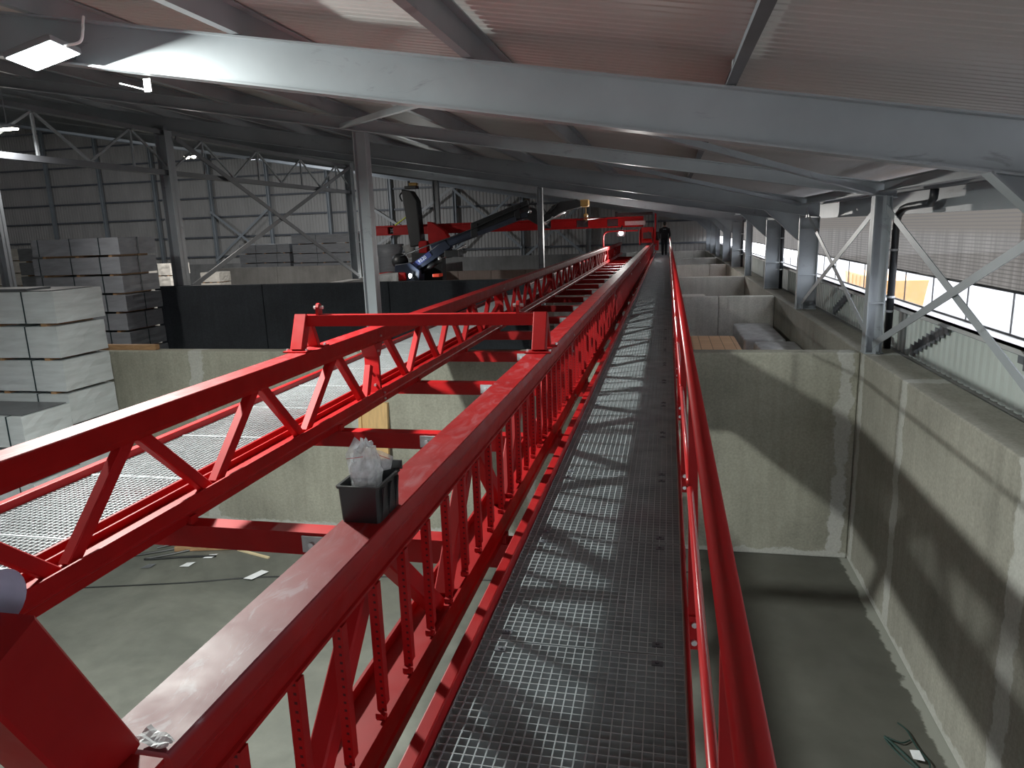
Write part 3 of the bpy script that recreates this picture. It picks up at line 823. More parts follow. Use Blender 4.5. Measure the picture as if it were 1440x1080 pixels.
# ------------------------------------------------------------------ block packs
def pack_proto(x0, x1, y0, y1, z, h, wrap, straps=(.4,), side_straps=(.5,)):
    """wrapped pack; root is the wrapped body"""
    rnd = random.Random(int(x0*100)+int(z*10))
    b = B(); nx, ny, nz = 10, 6, 5; z0 = z+.055; z1 = z+h
    def ringpts(zz, k):
        pts = []
        def off(): return rnd.uniform(-.008, .008)
        for i in range(nx): pts.append((x0+(x1-x0)*i/nx, y0+off(), zz))
        for i in range(ny): pts.append((x1+off(), y0+(y1-y0)*i/ny, zz))
        for i in range(nx): pts.append((x1-(x1-x0)*i/nx, y1+off(), zz))
        for i in range(ny): pts.append((x0+off(), y1-(y1-y0)*i/ny, zz))
        return pts
    b.loft([ringpts(z0+(z1-z0)*k/nz, k) for k in range(nz+1)])
    c = ((x0+x1)/2, (y0+y1)/2, z)
    o = b.build('block_pack', wrap, origin=c)
    e = .006
    for s in straps:
        x = x0+(x1-x0)*s
        B().box(x-.012, x+.012, y0-.016, y1+.016, z1-.0, z1+.005).box(x-.012, x+.012, y0-.016, y0-.011, z0, z1).box(x-.012, x+.012, y1+.011, y1+.016, z0, z1).build('strap', M['strap'], o)
    for s in side_straps:
        y = y0+(y1-y0)*s
        B().box(x0-.016, x1+.016, y-.012, y+.012, z1, z1+.005).box(x1+.011, x1+.016, y-.012, y+.012, z0, z1).box(x0-.016, x0-.011, y-.012, y+.012, z0, z1).build('strap', M['strap'], o)
    for s in (.12, .5, .88):
        x = x0+(x1-x0)*s
        B().box(x-.05, x+.05, y0+.02, y1-.02, z, z+.055).build('bearer', M['wood'], o)
    return o
def stack(x0, x1, y0, y1, n, h, wrap, desc, group, straps=(.4,), ss=(), jit=.03, z0=0):
    pr = None
    for k in range(n):
        if pr is None:
            pr = pack_proto(x0, x1, y0, y1, z0, h, wrap, straps, ss); o = pr; base = pr.location.copy()
        else:
            o = copy_tree(pr, base+Vector((random.uniform(-jit, jit), random.uniform(-jit, jit), h*k)))
        tag(o, '%s, %s' % (desc, 'topmost' if k == n-1 else ('second from the top' if k == n-2 else ('%s from the top' % nth(n-k)))), 'block pack', group)
    return o
stack(-12.6, -10.03, 10.03, 11.1, 8, .587, M['film'], 'pale wrapped pack in the big near stack at left edge', 'packs of the near left stack', (.15, .76), (), .02)
stack(-12.3, -9.97, 9.0, 9.95, 5, .562, M['film'], 'pale wrapped pack in the low stack at left edge', 'packs of the low left stack', (.2, .88), (), .015)
stack(-15.7, -13.15, 15.3, 16.6, 12, .467, M['film_grey'], 'grey wrapped pack in the tall stack behind pale wall', 'packs of the tall left stack', (.08, .45, .78), (.5,), .03)
tag(B().box(-12.3, -10.0, 9.05, 9.92, 2.818, 2.828).build('cover_sheet', M['film_dark'], origin=(-11.1, 9.4, 2.818)), 'dark plastic sheet lying on the low pale stack', 'sheet')
tag(B().box(-12.6, -10.1, 10.1, 11.05, 4.704, 4.714).box(-12.6, -10.6, 10.1, 10.6, 4.714, 4.75).build('cover_sheet', M['film_dark'], origin=(-11.3, 10.6, 4.704)), 'dark plastic sheet lying on the big near pale stack', 'sheet')
tag(B().box(-12.2, -9.6, 11.75, 11.87, WT, WT+.10).build('timber_beam', M['wood'], origin=(-10.7, 11.8, WT)), 'brown timber beam lying on the left end of the pale wall', 'timber')
# far packs
stack(-25.9, -22.5, 40.2, 42, 9, .572, M['film_grey'], 'grey pack in the far stack left of the bracing foot', 'packs of the far lower stack', (.33, .75), ())
stack(-22.3, -18.3, 40.2, 42, 10, .563, M['film_grey'], 'grey pack in the far higher stack by the column', 'packs of the far higher stack', (.4,), ())
stack(-23.8, -22.5, 29.2, 30.6, 8, .56, M['film_white'], 'small white wrapped pack left of the column', 'white packs left of the column', (.5,), ())
stack(-24.0, -22.9, 33.5, 34.5, 7, .55, M['film_white'], 'whitish pack in the distance beyond the dark wall', 'whitish packs beyond the dark wall', (), ())
stack(-33.5, -28.8, 29.5, 31.5, 9, .6, M['film_white'], 'pale pack in the distant stack at far left edge', 'packs of the distant left stack', (.3, .7), ())
stack(-27.8, -24.6, 26.4, 28, 9, .6, M['film_grey'], 'grey pack in the stack just left of the tall stack', 'packs beside the tall stack', (.5,), ())
for i in range(5):
    b = B()
    for k in range(12): b.box(-31+.02*k, -25.3, 45+.11*k, 45.09+.11*k, .2+.62*i, .62+.62*i)
    b.box(-30, -29.8, 45, 46.3, 0+.62*i, .2+.62*i); b.box(-27, -26.8, 45, 46.3, .62*i, .2+.62*i)
    tag(b.build('timber_bundle', M['wood'], origin=(-28, 45.5, .62*i)), 'distant bundle of brown boards beyond the dark wall, %s from the floor' % nth(i+1), 'timber', 'distant board bundles')

# packs in the right bays
def slab_pack(name, x0, x1, y0, y1, z0, z1, mat, label, strap=True, cat='block pack'):
    c = ((x0+x1)/2, (y0+y1)/2, z0)
    b = B(); r = .05
    b.loft([[(x, y, z) for x, y in bevel_rect(x0+i, x1-i, y0+i, y1-i, r)] for z, i in ((z0, 0), (z1-.04, 0), (z1-.01, .015), (z1, .05))])
    o = b.build(name, mat, origin=c)
    return tag(o, label, cat)
M['grey_film_wrinkled'] = streaky('wrinkled_grey_film', (.52, .53, .55), (3, 2, 3), .35, .3, 0, 1.5)
zc = 0
for i in range(3): slab_pack('block_pack', .55, 1.62, 15.6, 18.0, .917*i, .917*(i+1)-.004, M['clay'], 'orange clay block pack behind the near partition, %s' % ('topmost' if i == 2 else nth(3-i)+' from the top'))
for i in range(3): slab_pack('block_pack', 1.78, 2.72, 17.4, 20.3, .917*i, .917*(i+1)-.004, M['grey_film_wrinkled'], 'grey film-wrapped pack by the right wall, farther pile, %s' % ('topmost' if i == 2 else nth(3-i)+' from the top'))
for i in range(3): slab_pack('block_pack', 1.98, 2.88, 15.0, 17.2, .912*i, .912*(i+1)-.004, M['grey_film_wrinkled'], 'grey film-wrapped pack by the right wall, nearer pile, %s' % ('topmost' if i == 2 else nth(3-i)+' from the top'))
for i in range(3): slab_pack('block_pack', .15, 1.33, 25.2, 26.8, .99*i, .99*(i+1)-.004, M['film_white'], 'white wrapped pack in the second bay beside the handrail, %s' % ('topmost' if i == 2 else nth(3-i)+' from the top'))

# wooden board leaning on the pale partition
t = thing('plywood_board', 'honey-coloured wooden board leaning upright against the pale partition under the gantry', 'board', (-5.1, 11.5, 0))
B().loft([[(-5.42, 11.30, 0), (-4.86, 11.30, 0), (-4.86, 11.34, 0), (-5.42, 11.34, 0)], [(-5.42, 11.60, 2.5), (-4.86, 11.60, 2.5), (-4.86, 11.64, 2.5), (-5.42, 11.64, 2.5)]]).build('panel', M['ply'], t)
b = B()
for x in (-5.42, -4.92):
    b.loft([[(x, 11.26, 0), (x+.06, 11.26, 0), (x+.06, 11.30, 0), (x, 11.30, 0)], [(x, 11.56, 2.5), (x+.06, 11.56, 2.5), (x+.06, 11.60, 2.5), (x, 11.60, 2.5)]])
b.build('batten', M['ply'], t)

# floor debris
def curve_pts(pts, n=8):
    out = []
    P = [Vector(p) for p in pts]
    for i in range(len(P)-1):
        a = P[max(i-1, 0)]; p0 = P[i]; p1 = P[i+1]; d = P[min(i+2, len(P)-1)]
        for k in range(n):
            t_ = k/n
            out.append(.5*((2*p0)+(p1-a)*t_+(2*a-5*p0+4*p1-d)*t_**2+(3*p0-3*p1+d-a)*t_**3))
    out.append(P[-1]); return out
tag(B().tube(curve_pts([(-9.6, 8.75, .012), (-8.9, 8.92, .012), (-7.6, 9.25, .012), (-6.3, 9.65, .012), (-4.2, 9.95, .012), (-2.3, 10.1, .012), (-.6, 10.4, .012), (.6, 10.9, .012)]), .011, 6).build('floor_cable', M['cable'], origin=(-5, 9.3, 0)), 'long thin black cable lying across the hall floor', 'cable')
tangle = [(-9.0, 10.35, .02), (-8.5, 10.75, .02), (-8.1, 10.6, .03), (-8.5, 10.2, .02), (-8.9, 9.9, .02), (-8.2, 10.1, .02), (-7.7, 10.2, .02)]
tag(B().tube(curve_pts(tangle), .02, 6).tube(curve_pts([(-9.2, 10.0, .02), (-8.6, 10.4, .02), (-8.0, 11.0, .02), (-7.6, 10.9, .02), (-7.8, 11.2, .03), (-8.2, 11.1, .03)]), .02, 6).build('cable_tangle', M['cable'], origin=(-8.5, 10.4, 0)), 'loose tangle of black cables on the floor by the pale wall', 'cable')
tag(B().bar((-8.6, 10.35, .05), (-6.95, 10.72, .05), .16, .08).build('timber_plank', M['wood'], origin=(-7.8, 10.5, 0)), 'brown timber plank on the floor in front of the pale wall', 'timber')
tag(B().bar((-7.45, 10.5, .015), (-6.72, 10.28, .015), .05, .025).build('wooden_stick', M['stick'], origin=(-7.1, 10.4, 0)), 'short pale wooden stick on the hall floor', 'stick')
b = B().add([(-6.72, 9.5, .025), (-6.55, 9.48, .03), (-6.42, 9.78, .03), (-6.58, 9.82, .025)], [(0, 1, 2, 3)])
tag(b.build('paper_scrap', M['paper'], origin=(-6.55, 9.6, 0)), 'white paper scrap lying on the floor cable', 'scrap')
for i, (x, y) in enumerate(((-8.1, 9.75), (-7.9, 10.1), (-8.75, 9.6))):
    b = B().add([(x, y, .012), (x+.16, y+.03, .012), (x+.2, y+.17, .03), (x+.05, y+.14, .02)], [(0, 1, 2, 3)])
    tag(b.build('paper_scrap', [M['paper'], M['paper'], M['film_dark']][i], origin=(x, y, 0)), ['small white scrap near the cable tangle', 'pale torn scrap right of the cable tangle', 'small dark scrap below the cable tangle'][i], 'scrap')
loop = [(2.55, 6.9, .02), (2.3, 6.75, .03), (1.95, 6.85, .04), (2.1, 6.4, .03), (2.35, 5.95, .03), (2.55, 5.8, .04), (2.72, 6.1, .05), (2.6, 6.6, .05), (2.58, 7.2, .03), (2.45, 7.5, .02)]
loop = [(2.50+.42*(x-2.4), 7.08+.45*(y_-6.5), z) for x, y_, z in loop]
tag(B().tube(curve_pts(loop), .009, 6).tube(curve_pts([(2.31, 7.24, .05), (2.42, 6.99, .06), (2.52, 6.76, .05), (2.55, 6.68, .03)]), .013, 6).build('cable_loop', M['cable_green'], origin=(2.45, 7.1, 0)), 'dark green cable loop on the floor of the near right bay', 'cable')
b = B().add([(2.50, 6.95, .04), (2.60, 6.92, .05), (2.585, 7.05, .07), (2.50, 7.07, .05)], [(0, 1, 2, 3)])
tag(b.build('paper_scrap', M['paper'], origin=(2.54, 7.0, 0)), 'white paper scrap inside the dark green cable loop', 'scrap')

# ------------------------------------------------------------------ red bridge beam with end carriage
br = thing('bridge_beam', 'long red bridge beam hanging across the far end of the gantry', 'beam', (-8, 37, 5.4))
b = B(); yA, yB = 36.75, 37.25
b.box(-15.5, -1.2, yA, yB, 5.86, 5.95); b.box(-15.5, -1.2, yA, yB, 5.43, 5.50)
segs = [-15.5, -7.2, -5.9, -4.9, -4.4, -3.4, -2.9, -2.35, -1.2]
solid = [(-15.5, -14.7), (-14.4, -6.45), (-5.85, -4.55), (-3.95, -3.0), (-2.45, -1.2)]
for a, c in solid: b.box(a, c, yA+.04, yB-.04, 5.49, 5.87)
b.build('beam_body', M['red'], br, bevel=.015)
b = B()
for a, c in ((-14.7, -14.4), (-6.45, -5.85), (-4.55, -3.95), (-3.0, -2.45)):
    b.bar((a, 37, 5.5), (c, 37, 5.86), .06, .05, (0, 1, 0)); b.bar((a, 37, 5.86), (c, 37, 5.5), .06, .05, (0, 1, 0)); b.box(a, c, 37.1, 37.12, 5.49, 5.87)
b.build('window_lattice', M['steel_dark'], br)
B().box(-2.5, -.75, yA-.05, yB+.05, 6.0, 6.13).box(-2.6, -2.5, yA, yB, 5.95, 6.2).build('cable_tray', M['hem'], br)
B().box(-2.1, -1.1, yA-.12, yA-.02, 5.52, 5.72).build('motor_cover', M['galv'], br)
ec = thing('end_carriage', 'dark red end carriage straddling the right girder at the far end', 'carriage', (-.9, 37, 4.5))
B().prism_x([(36.4, 4.64), (37.9, 4.64), (37.7, 5.40), (36.6, 5.40)], -1.30, -.70).build('carriage_box', M['red'], ec, bevel=.03)
for x in (-1.36, -.66): B().prism_x([(36.2, 4.56), (38.1, 4.56), (38.1, 4.72), (37.75, 5.3), (36.55, 5.3), (36.2, 4.72)], x-.02, x+.02).build('side_plate', M['red'], ec, bevel=.006)
B().box(-.64, -.58, 36.3, 36.42, 4.3, 6.05).box(-.64, -.58, 37.6, 37.72, 4.3, 6.05).build('carriage_post', M['red'], ec, bevel=.01)
B().bar((-.61, 36.36, 4.4), (-.61, 37.66, 6.0), .03, .06, (1, 0, 0)).build('carriage_brace', M['red'], ec)
B().box(-.60, -.44, 36.5, 37.0, 4.25, 4.75).build('gearbox', M['red'], ec, bevel=.03)
B().cyl((-.52, 36.75, 4.95), (0, 0, 1), .10, .42, 14).build('drive_motor', M['crane_black'], ec, True)
for y in (36.6, 37.7): B().cyl((-.95, y, 4.635), (1, 0, 0), .11, .12, 18).build('wheel', M['steel_dark'], ec, True)
B().box(-1.2, -.8, 36.28, 36.4, 4.85, 5.15).build('control_box', M['hem'], ec)
B().tube(curve_pts([(-.95, 36.3, 5.2), (-.75, 36.2, 4.8), (-.6, 36.25, 4.5), (-.55, 36.4, 4.6)]), .02, 6).build('hose', M['hem'], ec)
hp = B().tube(curve_pts([(-3.05, 35.2, 4.52), (-3.05, 35.2, 5.0), (-2.95, 35.2, 5.2), (-2.7, 35.2, 5.26), (-1.9, 35.2, 5.26), (-1.4, 35.3, 5.26)]), .035, 8)
tag(hp.build('tube_guard', M['red'], origin=(-2.5, 35.2, 4.5), smooth=True), 'bent red tube guard on the left girder below the far floodlight', 'guard')

# ------------------------------------------------------------------ cranes
cr = thing('loader_crane', 'blue-black knuckle boom loader crane reaching up to the right', 'crane', (-13.0, 34, 0))
def pl(pts, y0, y1): return B().loft([[(x, y, z) for x, z in pts] for y in (y0, y1)])
B().box(-13.5, -12.5, 33.4, 34.6, 0, 3.0).build('pedestal', M['crane_black'], cr, bevel=.05)
pl([(-13.3, 2.9), (-12.0, 2.9), (-11.9, 3.7), (-12.4, 4.1), (-13.2, 4.0)], 33.6, 34.4).build('slewing_column', M['crane'], cr, bevel=.04)
B().ball((-13.05, 34, 4.15), (.42, .4, .40), 14, 10).build('hose_reel', M['crane_black'], cr, True)
B().box(-14.1, -12.6, 33.5, 34.5, 3.2, 3.62).build('base_frame', M['red'], cr, bevel=.1)
# main boom rises to the elbow
pl([(-12.75, 3.75), (-12.45, 3.45), (-10.3, 4.75), (-10.6, 5.15)], 33.75, 34.25).build('lift_arm', M['crane'], cr, bevel=.03)
d0 = Vector((-11.3, 34, 4.55)); d1 = Vector((-6.3, 34, 6.32))
B().bar((-11.3, 34, 4.72), (-6.5, 34, 6.28), .42, .46, (0, 1, 0)).build('main_boom', M['crane'], cr, bevel=.03)
B().bar((-9.2, 33.95, 5.62), (-6.4, 33.95, 6.60), .50, .38, (0, 1, 0)).build('boom_extension', M['crane_black'], cr, bevel=.03)
B().bar((-8.9, 33.72, 5.36), (-7.0, 33.72, 6.0), .05, .22, (0, 0, 1)).build('side_plate', M['crane'], cr)
B().tube([(-12.0, 34, 3.6), (-10.9, 34, 4.2)], .14, 10).build('lift_cylinder', M['crane_black'], cr, True)
B().tube([(-10.9, 34, 4.2), (-9.6, 34, 4.85)], .06, 10).build('cylinder_rod', M['chrome'], cr, True)
pl([(-6.6, 6.55), (-6.1, 6.45), (-5.7, 5.85), (-5.85, 5.6), (-6.15, 5.75), (-6.7, 6.1)], 33.8, 34.2).build('elbow', M['crane_black'], cr, bevel=.03)
pl([(-5.85, 5.62), (-5.55, 5.75), (-5.05, 6.35), (-5.1, 6.6), (-5.35, 6.45), (-5.95, 5.9)], 33.85, 34.15).build('knuckle_link', M['crane_black'], cr, bevel=.02)
pl([(-5.4, 6.1), (-5.2, 6.0), (-4.55, 6.3), (-3.95, 6.42), (-3.85, 6.62), (-4.15, 6.78), (-4.9, 6.70), (-5.35, 6.5)], 33.8, 34.2).build('jib', M['crane_black'], cr, bevel=.03)
B().tube([(-5.75, 33.75, 5.72), (-4.7, 33.75, 6.22)], .045, 8).build('jib_cylinder', M['chrome'], cr, True)
B().box(-3.98, -3.6, 33.75, 34.25, 6.42, 6.75).build('boom_head', M['hook'], cr, bevel=.06)
B().tube([(-3.75, 34, 6.45), (-3.75, 34.0, 6.1)], .025, 6).ball((-3.75, 34, 6.02), .11, 8, 6).tube(curve_pts([(-3.75, 34, 5.98), (-3.66, 34, 5.9), (-3.75, 34, 5.82), (-3.84, 34, 5.88)]), .03, 6).build('hook', M['hook'], cr)
for k, (o_, z_) in enumerate(((.0, .30), (.06, .34))):
    B().tube(curve_pts([(-12.9, 33.7+o_, 4.4), (-11.6, 33.68+o_, 4.75+z_*.3), (-9.5, 33.7+o_, 5.42+z_*.2), (-7.2, 33.66+o_, 6.35), (-6.0, 33.68+o_, 6.65), (-5.5, 33.7+o_, 6.2), (-5.0, 33.7+o_, 6.65)]), .03, 6).build('hose', M['crane_black'], cr, True)
B().box(-9.25, -8.9, 33.7, 34.3, 5.2, 5.85).build('boom_collar', M['crane_black'], cr, bevel=.02)
B().box(-7.1, -6.8, 33.7, 34.3, 5.98, 6.62).build('boom_collar', M['crane_black'], cr, bevel=.02)
B().box(-10.6, -9.9, 33.6, 34.4, 4.3, 4.62).build('valve_bank', M['crane_black'], cr, bevel=.03)
for xz in ((-6.35, 6.3), (-5.7, 5.75), (-10.9, 4.25), (-12.1, 3.65)): B().cyl((xz[0], 34, xz[1]), (0, 1, 0), .09, .56, 12).build('pivot_pin', M['chrome'], cr, True)
dc = B(); dc.bar((-12.25, 33.735, 3.92), (-11.35, 33.735, 4.50), .02, .26, (0, 0, 1)); dco = dc.build('decal', M['crane_decal'], cr)
cu = bpy.data.curves.new('decal_number', 'FONT'); cu.body = '9520'; cu.size = .24; cu.align_x = 'CENTER'; cu.align_y = 'CENTER'; cu.extrude = .002
cu.materials.append(M['decal_white'])
tx0 = bpy.data.objects.new('decal_text', cu); COL.objects.link(tx0)
bpy.context.view_layer.update()
me_ = bpy.data.meshes.new_from_object(tx0.evaluated_get(bpy.context.evaluated_depsgraph_get())); bpy.data.objects.remove(tx0)
tx = bpy.data.objects.new('decal_number', me_); COL.objects.link(tx); tx.parent = dco
tx.location = (-11.78-world_loc(cr).x, 33.715-34, 4.22); tx.rotation_euler = (PI/2, -math.atan2(.58, .9), 0)
B().box(-11.3, -10.95, 33.7, 34.3, 3.35, 3.5).build('stabiliser_pad', plain('bright_red', (.75, .05, .02), .4), cr, bevel=.02)
wl = thing('crane_work_light', 'small bright white work light at the foot of the loader crane', 'lamp', (-12.35, 33.4, 3.45))
B().box(-12.45, -12.25, 33.42, 33.5, 3.36, 3.56).build('lamp_housing', M['hem'], wl)
B().ball((-12.35, 33.41, 3.46), (.08, .03, .11), 12, 8).build('lamp_lens', emis('work_light_glow', (.95, 1, .97), 60), wl, True)
# sling between hook and bridge beam
sl = B().tube([(-3.75, 34.02, 5.84), (-4.5, 36.8, 5.95)], .02, 6).tube([(-3.75, 34.02, 5.84), (-3.0, 36.8, 5.95)], .02, 6)
tag(sl.build('lifting_chain', M['cable'], origin=(-3.75, 35.5, 5.9)), 'thin dark chain sling from the crane hook to the red bridge beam', 'chain')
uj = thing('upright_crane', 'black upright folded crane jib with a red foot beside the bridge beam', 'crane', (-12.9, 35.6, 0))
pl([(-13.25, 7.7), (-12.75, 7.6), (-12.45, 7.1), (-12.35, 5.1), (-12.5, 4.85), (-12.95, 4.8)], 35.3, 36.0).build('jib_column', M['crane_black'], uj, bevel=.05)
B().box(-12.5, -12.05, 35.3, 35.8, 4.45, 5.1).build('red_foot', M['red'], uj, bevel=.03)
pl([(-12.0, 6.05), (-11.75, 6.0), (-11.1, 5.55), (-10.9, 5.2), (-10.9, 4.7), (-11.4, 4.5), (-12.0, 5.0)], 35.4, 35.9).build('red_linkage', M['red'], uj, bevel=.04)
B().box(-11.75, -10.9, 35.3, 36.0, 4.2, 4.75).build('valve_block', M['crane_black'], uj, bevel=.05)
B().box(-12.9, -11.3, 35.3, 36.0, 0, 4.5).build('pedestal', M['crane_black'], uj)
b = B().box(-13.1, -12.5, 35.4, 35.9, 7.7, 7.85).box(-12.95, -12.85, 35.5, 35.6, 7.85, 8.1).tube(curve_pts([(-13.2, 35.5, 7.6), (-13.4, 35.5, 7.4), (-13.3, 35.5, 7.1)]), .04, 6)
b.build('jib_head', M['crane_black'], uj)
B().box(-12.85, -12.45, 35.35, 35.7, 7.85, 8.0).build('boom_tip', M['hook'], uj, bevel=.04)
tag(B().bar((-13.9, 35.9, 5.95), (-12.95, 35.6, 6.45), .05, .12, (0, 1, 0)).build('lifting_strap', M['yellow'], origin=(-13.4, 35.7, 6.2)), 'yellow-green lifting strap from the upright jib to the red beam', 'strap')
t = thing('silo_hopper', 'pale grey hopper drum behind the crane foot', 'hopper', (-16.2, 41.5, 3.2))
b = B().tube([(-16.6, 41.6, 0), (-16.6, 41.6, 4.2), (-16.6, 41.6, 4.9)], [.7, .7, .9], 16); b.build('drum', M['film_grey'], t, True)
B().tube([(-15.2, 41.6, 4.1), (-15.35, 41.6, 4.85)], [.22, .42], 14).build('funnel', M['sill'], t, True)

# ------------------------------------------------------------------ person on the walkway
pe = thing('person', 'person in dark work clothes walking away on the far end of the walkway', 'person', (-.18, 40, G))
def skin_fig(verts, edges, radii, name, mat, parent, loc):
    me = bpy.data.meshes.new(name); me.from_pydata([Vector(v) for v in verts], edges, [])
    o = bpy.data.objects.new(name, me); COL.objects.link(o); o.parent = parent; o.location = loc
    sk = o.modifiers.new('skin', 'SKIN')
    lay = me.skin_vertices[0] if me.skin_vertices else None
    if lay is None:
        bpy.context.view_layer.objects.active = o
        lay = me.skin_vertices[0] if me.skin_vertices else None
    if lay:
        for i, r in enumerate(radii): lay.data[i].radius = (r, r) if isinstance(r, float) else r
        lay.data[0].use_root = True
    ss = o.modifiers.new('sub', 'SUBSURF'); ss.levels = 1; ss.render_levels = 2
    me.materials.append(mat)
    return o
# body as one lofted continuous figure (facing +Y, mid-stride)
def limb(b, pts, rad, n=10): b.tube(curve_pts(pts, 4), [rad[0]+(rad[-1]-rad[0])*i/(4*(len(pts)-1)) if len(rad) == 2 else rad[min(len(rad)-1, int(i/4))]+(rad[min(len(rad)-1, int(i/4)+1)]-rad[min(len(rad)-1, int(i/4))])*((i % 4)/4) for i in range(4*(len(pts)-1)+1)], n)
P0 = Vector((-.18, 40, G))
def at(x, y, z): return (P0.x+x, P0.y+y, P0.z+z)
b = B()
def ring(z, rx, ry, cy=0, n=14): return [at(rx*math.cos(2*PI*k/n), cy+ry*math.sin(2*PI*k/n), z) for k in range(n)]
b.loft([ring(.84, .14, .10), ring(.92, .175, .125), ring(1.05, .165, .115), ring(1.2, .185, .125), ring(1.35, .215, .125), ring(1.43, .19, .10), ring(1.48, .08, .075), ring(1.54, .058, .06), ring(1.58, .06, .065)])
b.ball(at(0, .015, 1.66), (.075, .095, .115), 14, 10)
b.ball(at(0, .11, 1.65), (.014, .022, .02), 6, 5)
for s in (-1, 1): b.ball(at(s*.077, .01, 1.655), (.012, .02, .03), 6, 5)
limb(b, [at(-.09, 0, .90), at(-.095, .10, .50), at(-.09, .04, .09)], [.10, .065, .042])
limb(b, [at(.09, 0, .90), at(.09, -.02, .50), at(.085, -.16, .11)], [.10, .065, .042])
b.ball(at(-.09, .09, .045), (.048, .13, .045), 10, 6); b.ball(at(.085, -.11, .05), (.048, .12, .045), 10, 6)
limb(b, [at(-.20, 0, 1.40), at(-.27, -.05, 1.12), at(-.25, .08, .88)], [.06, .045, .032])
limb(b, [at(.20, 0, 1.40), at(.27, -.04, 1.12), at(.25, .10, .90)], [.06, .045, .032])
for s in (-1, 1):
    c = at(s*.25, .10, .83)
    b.ball(c, (.022, .04, .05), 8, 6)
    for f in range(4): b.tube([(c[0]+s*.0, c[1]-.027+.018*f, c[2]-.03), (c[0]-s*.008, c[1]-.026+.019*f, c[2]-.075), (c[0]-s*.02, c[1]-.024+.019*f, c[2]-.10+.008*abs(f-1.5))], [.009, .008, .007], 6)
    b.tube([(c[0], c[1]+.03, c[2]+.01), (c[0]-s*.012, c[1]+.06, c[2]-.025), (c[0]-s*.015, c[1]+.065, c[2]-.05)], [.011, .009, .008], 6)
b.build('body', M['skin'], pe, True)
b = B()
b.loft([ring(.86, .175, .125), ring(.95, .19, .14), ring(1.05, .185, .13), ring(1.2, .205, .142), ring(1.35, .232, .14), ring(1.44, .20, .11), ring(1.50, .085, .082)])
limb(b, [at(-.205, 0, 1.41), at(-.275, -.05, 1.12), at(-.257, .06, .91)], [.072, .060, .048])
limb(b, [at(.205, 0, 1.41), at(.275, -.04, 1.12), at(.257, .08, .93)], [.072, .060, .048])
b.build('jacket', M['cloth'], pe, True)
b = B()
b.loft([ring(.82, .155, .115), ring(.92, .185, .13), ring(.97, .18, .128)])
limb(b, [at(-.09, 0, .90), at(-.095, .10, .50), at(-.09, .04, .07)], [.112, .080, .062])
limb(b, [at(.09, 0, .90), at(.09, -.02, .50), at(.085, -.16, .09)], [.112, .080, .062])
b.build('trousers', M['cloth2'], pe, True)
B().ball(at(0, -.005, 1.70), (.085, .10, .09), 14, 8).ball(at(0, -.05, 1.65), (.075, .055, .09), 12, 8).build('hair', M['hair'], pe, True)
b = B().ball(at(-.09, .10, .045), (.055, .145, .05), 10, 6).ball(at(.085, -.10, .05), (.055, .135, .05), 10, 6); b.build('shoes', M['hair'], pe, True)
B().box(P0.x-.08, P0.x+.08, P0.y-.155, P0.y-.146, P0.z+1.36, P0.z+1.39).build('back_stripe', M['film_grey'], pe)

# ------------------------------------------------------------------ lamps
def aim(o, d):
    o.rotation_euler = Vector(d).to_track_quat('-Z', 'Y').to_euler()
def area(name, loc, d, sx, sy, power, col, parent=None, spread=PI):
    l = bpy.data.lights.new(name, 'AREA'); l.shape = 'RECTANGLE'; l.size = sx; l.size_y = sy; l.energy = power; l.color = col; l.spread = spread
    o = bpy.data.objects.new(name, l); COL.objects.link(o); o.location = loc; aim(o, d)
    return o
LP = Vector((-5.05, 5.36, 6.96))
fl = thing('floodlight', 'bright square floodlight hanging from the nearest roof beam at upper left', 'lamp', LP)
zt = Matrix.Rotation(math.radians(-12), 4, 'Y') @ Matrix.Rotation(math.radians(-8), 4, 'X')
def tl(p): return tuple(LP+zt @ Vector(p))
b = B(); hw, hl = .24, .15
b.loft([[tl((x*hw, y*hl, 0.004)) for x, y in ((-1, -1), (1, -1), (1, 1), (-1, 1))], [tl((x*hw, y*hl, .05)) for x, y in ((-1, -1), (1, -1), (1, 1), (-1, 1))], [tl((x*hw*.6, y*hl*.6, .10)) for x, y in ((-1, -1), (1, -1), (1, 1), (-1, 1))]])
b.build('housing', M['lamp_body'], fl)
b = B(); b.add([tl((x*hw*.95, y*hl*.95, 0)) for x, y in ((-1, -1), (1, -1), (1, 1), (-1, 1))], [(0, 1, 2, 3)])
b.build('lens', emis('flood_glow', (.93, 1.0, .98), 25), fl)
B().tube(curve_pts([tl((.22, 0, .02)), tl((.30, -.05, -.02)), tl((.40, -.02, -.01)), tl((.43, 0, .08)), tl((.40, .05, .16)), tl((.38, .1, .25))]), .011, 8).build('cable', M['lamp_white'], fl, True)
B().bar(tl((0, .1, .10)), tuple(LP+Vector((-.05, .38, .08))), .04, .04).build('bracket', M['lamp_body'], fl)
area('flood_light', tuple(LP+zt @ Vector((0, 0, -.03))), (.20, -.08, -.97), .34, .22, 880, (.95, 1.0, .93), None)
sn = B().box(-4.56, -4.49, 5.9, 5.91, 6.74, 6.85).bar((-4.8, 5.9, 6.83), (-4.5, 5.9, 6.745), .012, .008)
tag(sn.build('sensor_bracket', M['sill'], origin=(-4.6, 5.9, 6.8)), 'small white angled bracket hanging below the beam right of the floodlight', 'bracket')

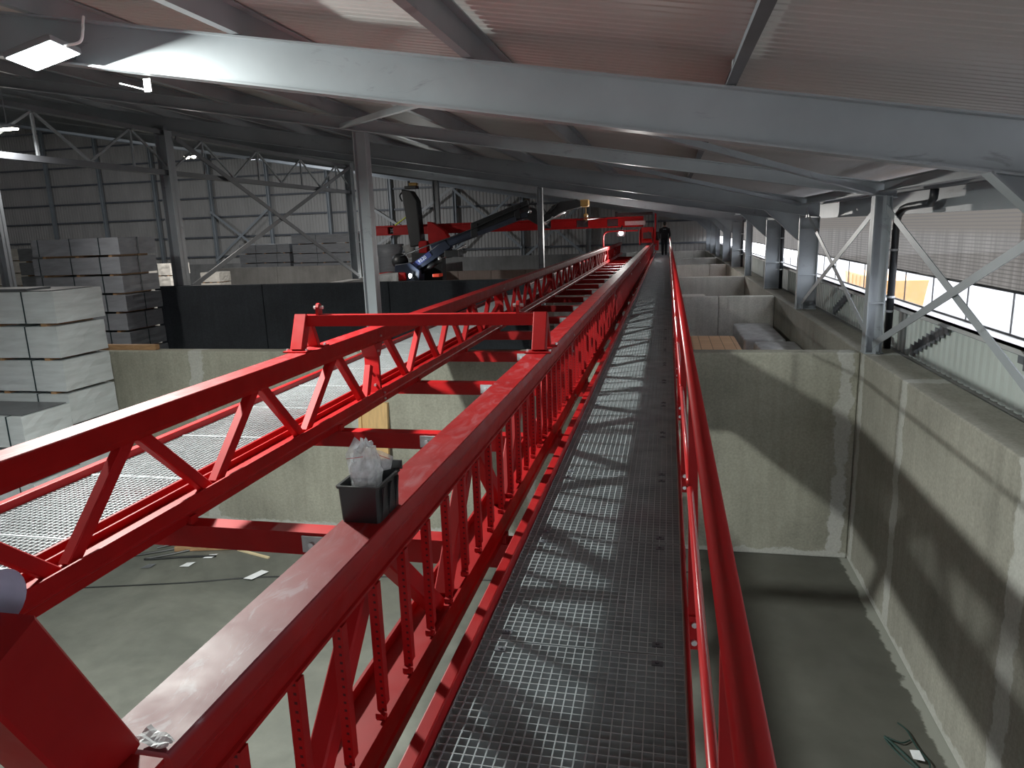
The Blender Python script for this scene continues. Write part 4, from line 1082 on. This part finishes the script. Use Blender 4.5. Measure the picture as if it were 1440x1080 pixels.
f2 = thing('far_floodlight', 'dazzling small floodlight on the far end carriage above the left girder', 'lamp', (-2.25, 35.9, 5.15))
B().box(-2.45, -2.05, 35.95, 36.05, 5.0, 5.3).bar((-2.25, 36.0, 5.25), (-2.25, 36.75, 5.5), .05, .05).build('housing', M['hem'], f2)
B().ball((-2.25, 35.93, 5.15), (.11, .03, .09), 14, 8).build('lens', emis('far_flood_glow', (1, 1, .97), 120), f2, True)
area('far_flood', (-2.25, 35.85, 5.15), (-.05, -1, -.16), .3, .25, 380, (1, .98, .93))
for i, (x, y, z, pw, lab) in enumerate(((-13.0, 12.6, 7.75, 90, 'small warm strip light on the column at the far left edge'), (-19.5, 27.5, 8.9, 900, 'small twin warm lamp hanging beyond the lattice girder'))):
    t = thing('hall_lamp', lab, 'lamp', (x, y, z))
    B().box(x-.22, x+.22, y-.08, y+.08, z+.03, z+.10).bar((x, y, z+.1), (x, y, z+.9), .02, .02).build('housing', M['lamp_body'], t)
    b = B()
    if i == 0: b.box(x-.20, x+.20, y-.07, y+.07, z, z+.03)
    else: b.ball((x-.16, y, z), (.13, .08, .07), 10, 6).ball((x+.16, y, z), (.10, .08, .06), 10, 6)
    b.build('lens', emis('warm_lamp_glow', (1, .93, .78), 30), t)
    area('hall_light', (x, y, z-.1), (0, 0, -1), .5, .3, pw, (1, .96, .90))
for x, y, z, pw, lab in ((-28.5, 47.2, 10.95, 1500, 'small grey housing of an added fill lamp under the roof near the gable'), (-48.0, 41.2, 14.2, 1100, 'grey housing of an added fill lamp under the roof in the far left hall')):  # lamps added to brighten the gable and left hall
    t = thing('hall_lamp', lab, 'lamp', (x, y, z))
    B().box(x-.4, x+.4, y-.25, y+.25, z+.02, z+.12).bar((x, y, z+.12), (x, y, z+.3), .03, .03).build('housing', M['lamp_body'], t)
    area('hall_light', (x, y, z), (.0, .3, -1), .75, .45, pw, (.92, .96, 1.0))
area('work_light', (-12.35, 33.3, 3.46), (.6, -.4, .5), .1, .1, 60, (.95, 1, .97))

# ------------------------------------------------------------------ world
w = bpy.data.worlds.new('sky'); S.world = w; w.use_nodes = True
nt = w.node_tree; bg_ = nt.nodes['Background']
bg_.inputs[0].default_value = (.92, .95, 1.0, 1); bg_.inputs[1].default_value = 6.5
S.view_settings.view_transform = 'Standard'
S.view_settings.look = 'None'
S.view_settings.exposure = 0.0
S.view_settings.gamma = 1.12
S.cycles.max_bounces = 8
S.cycles.transparent_max_bounces = 16
try: S.cycles.sample_clamp_indirect = 4.0
except Exception: pass
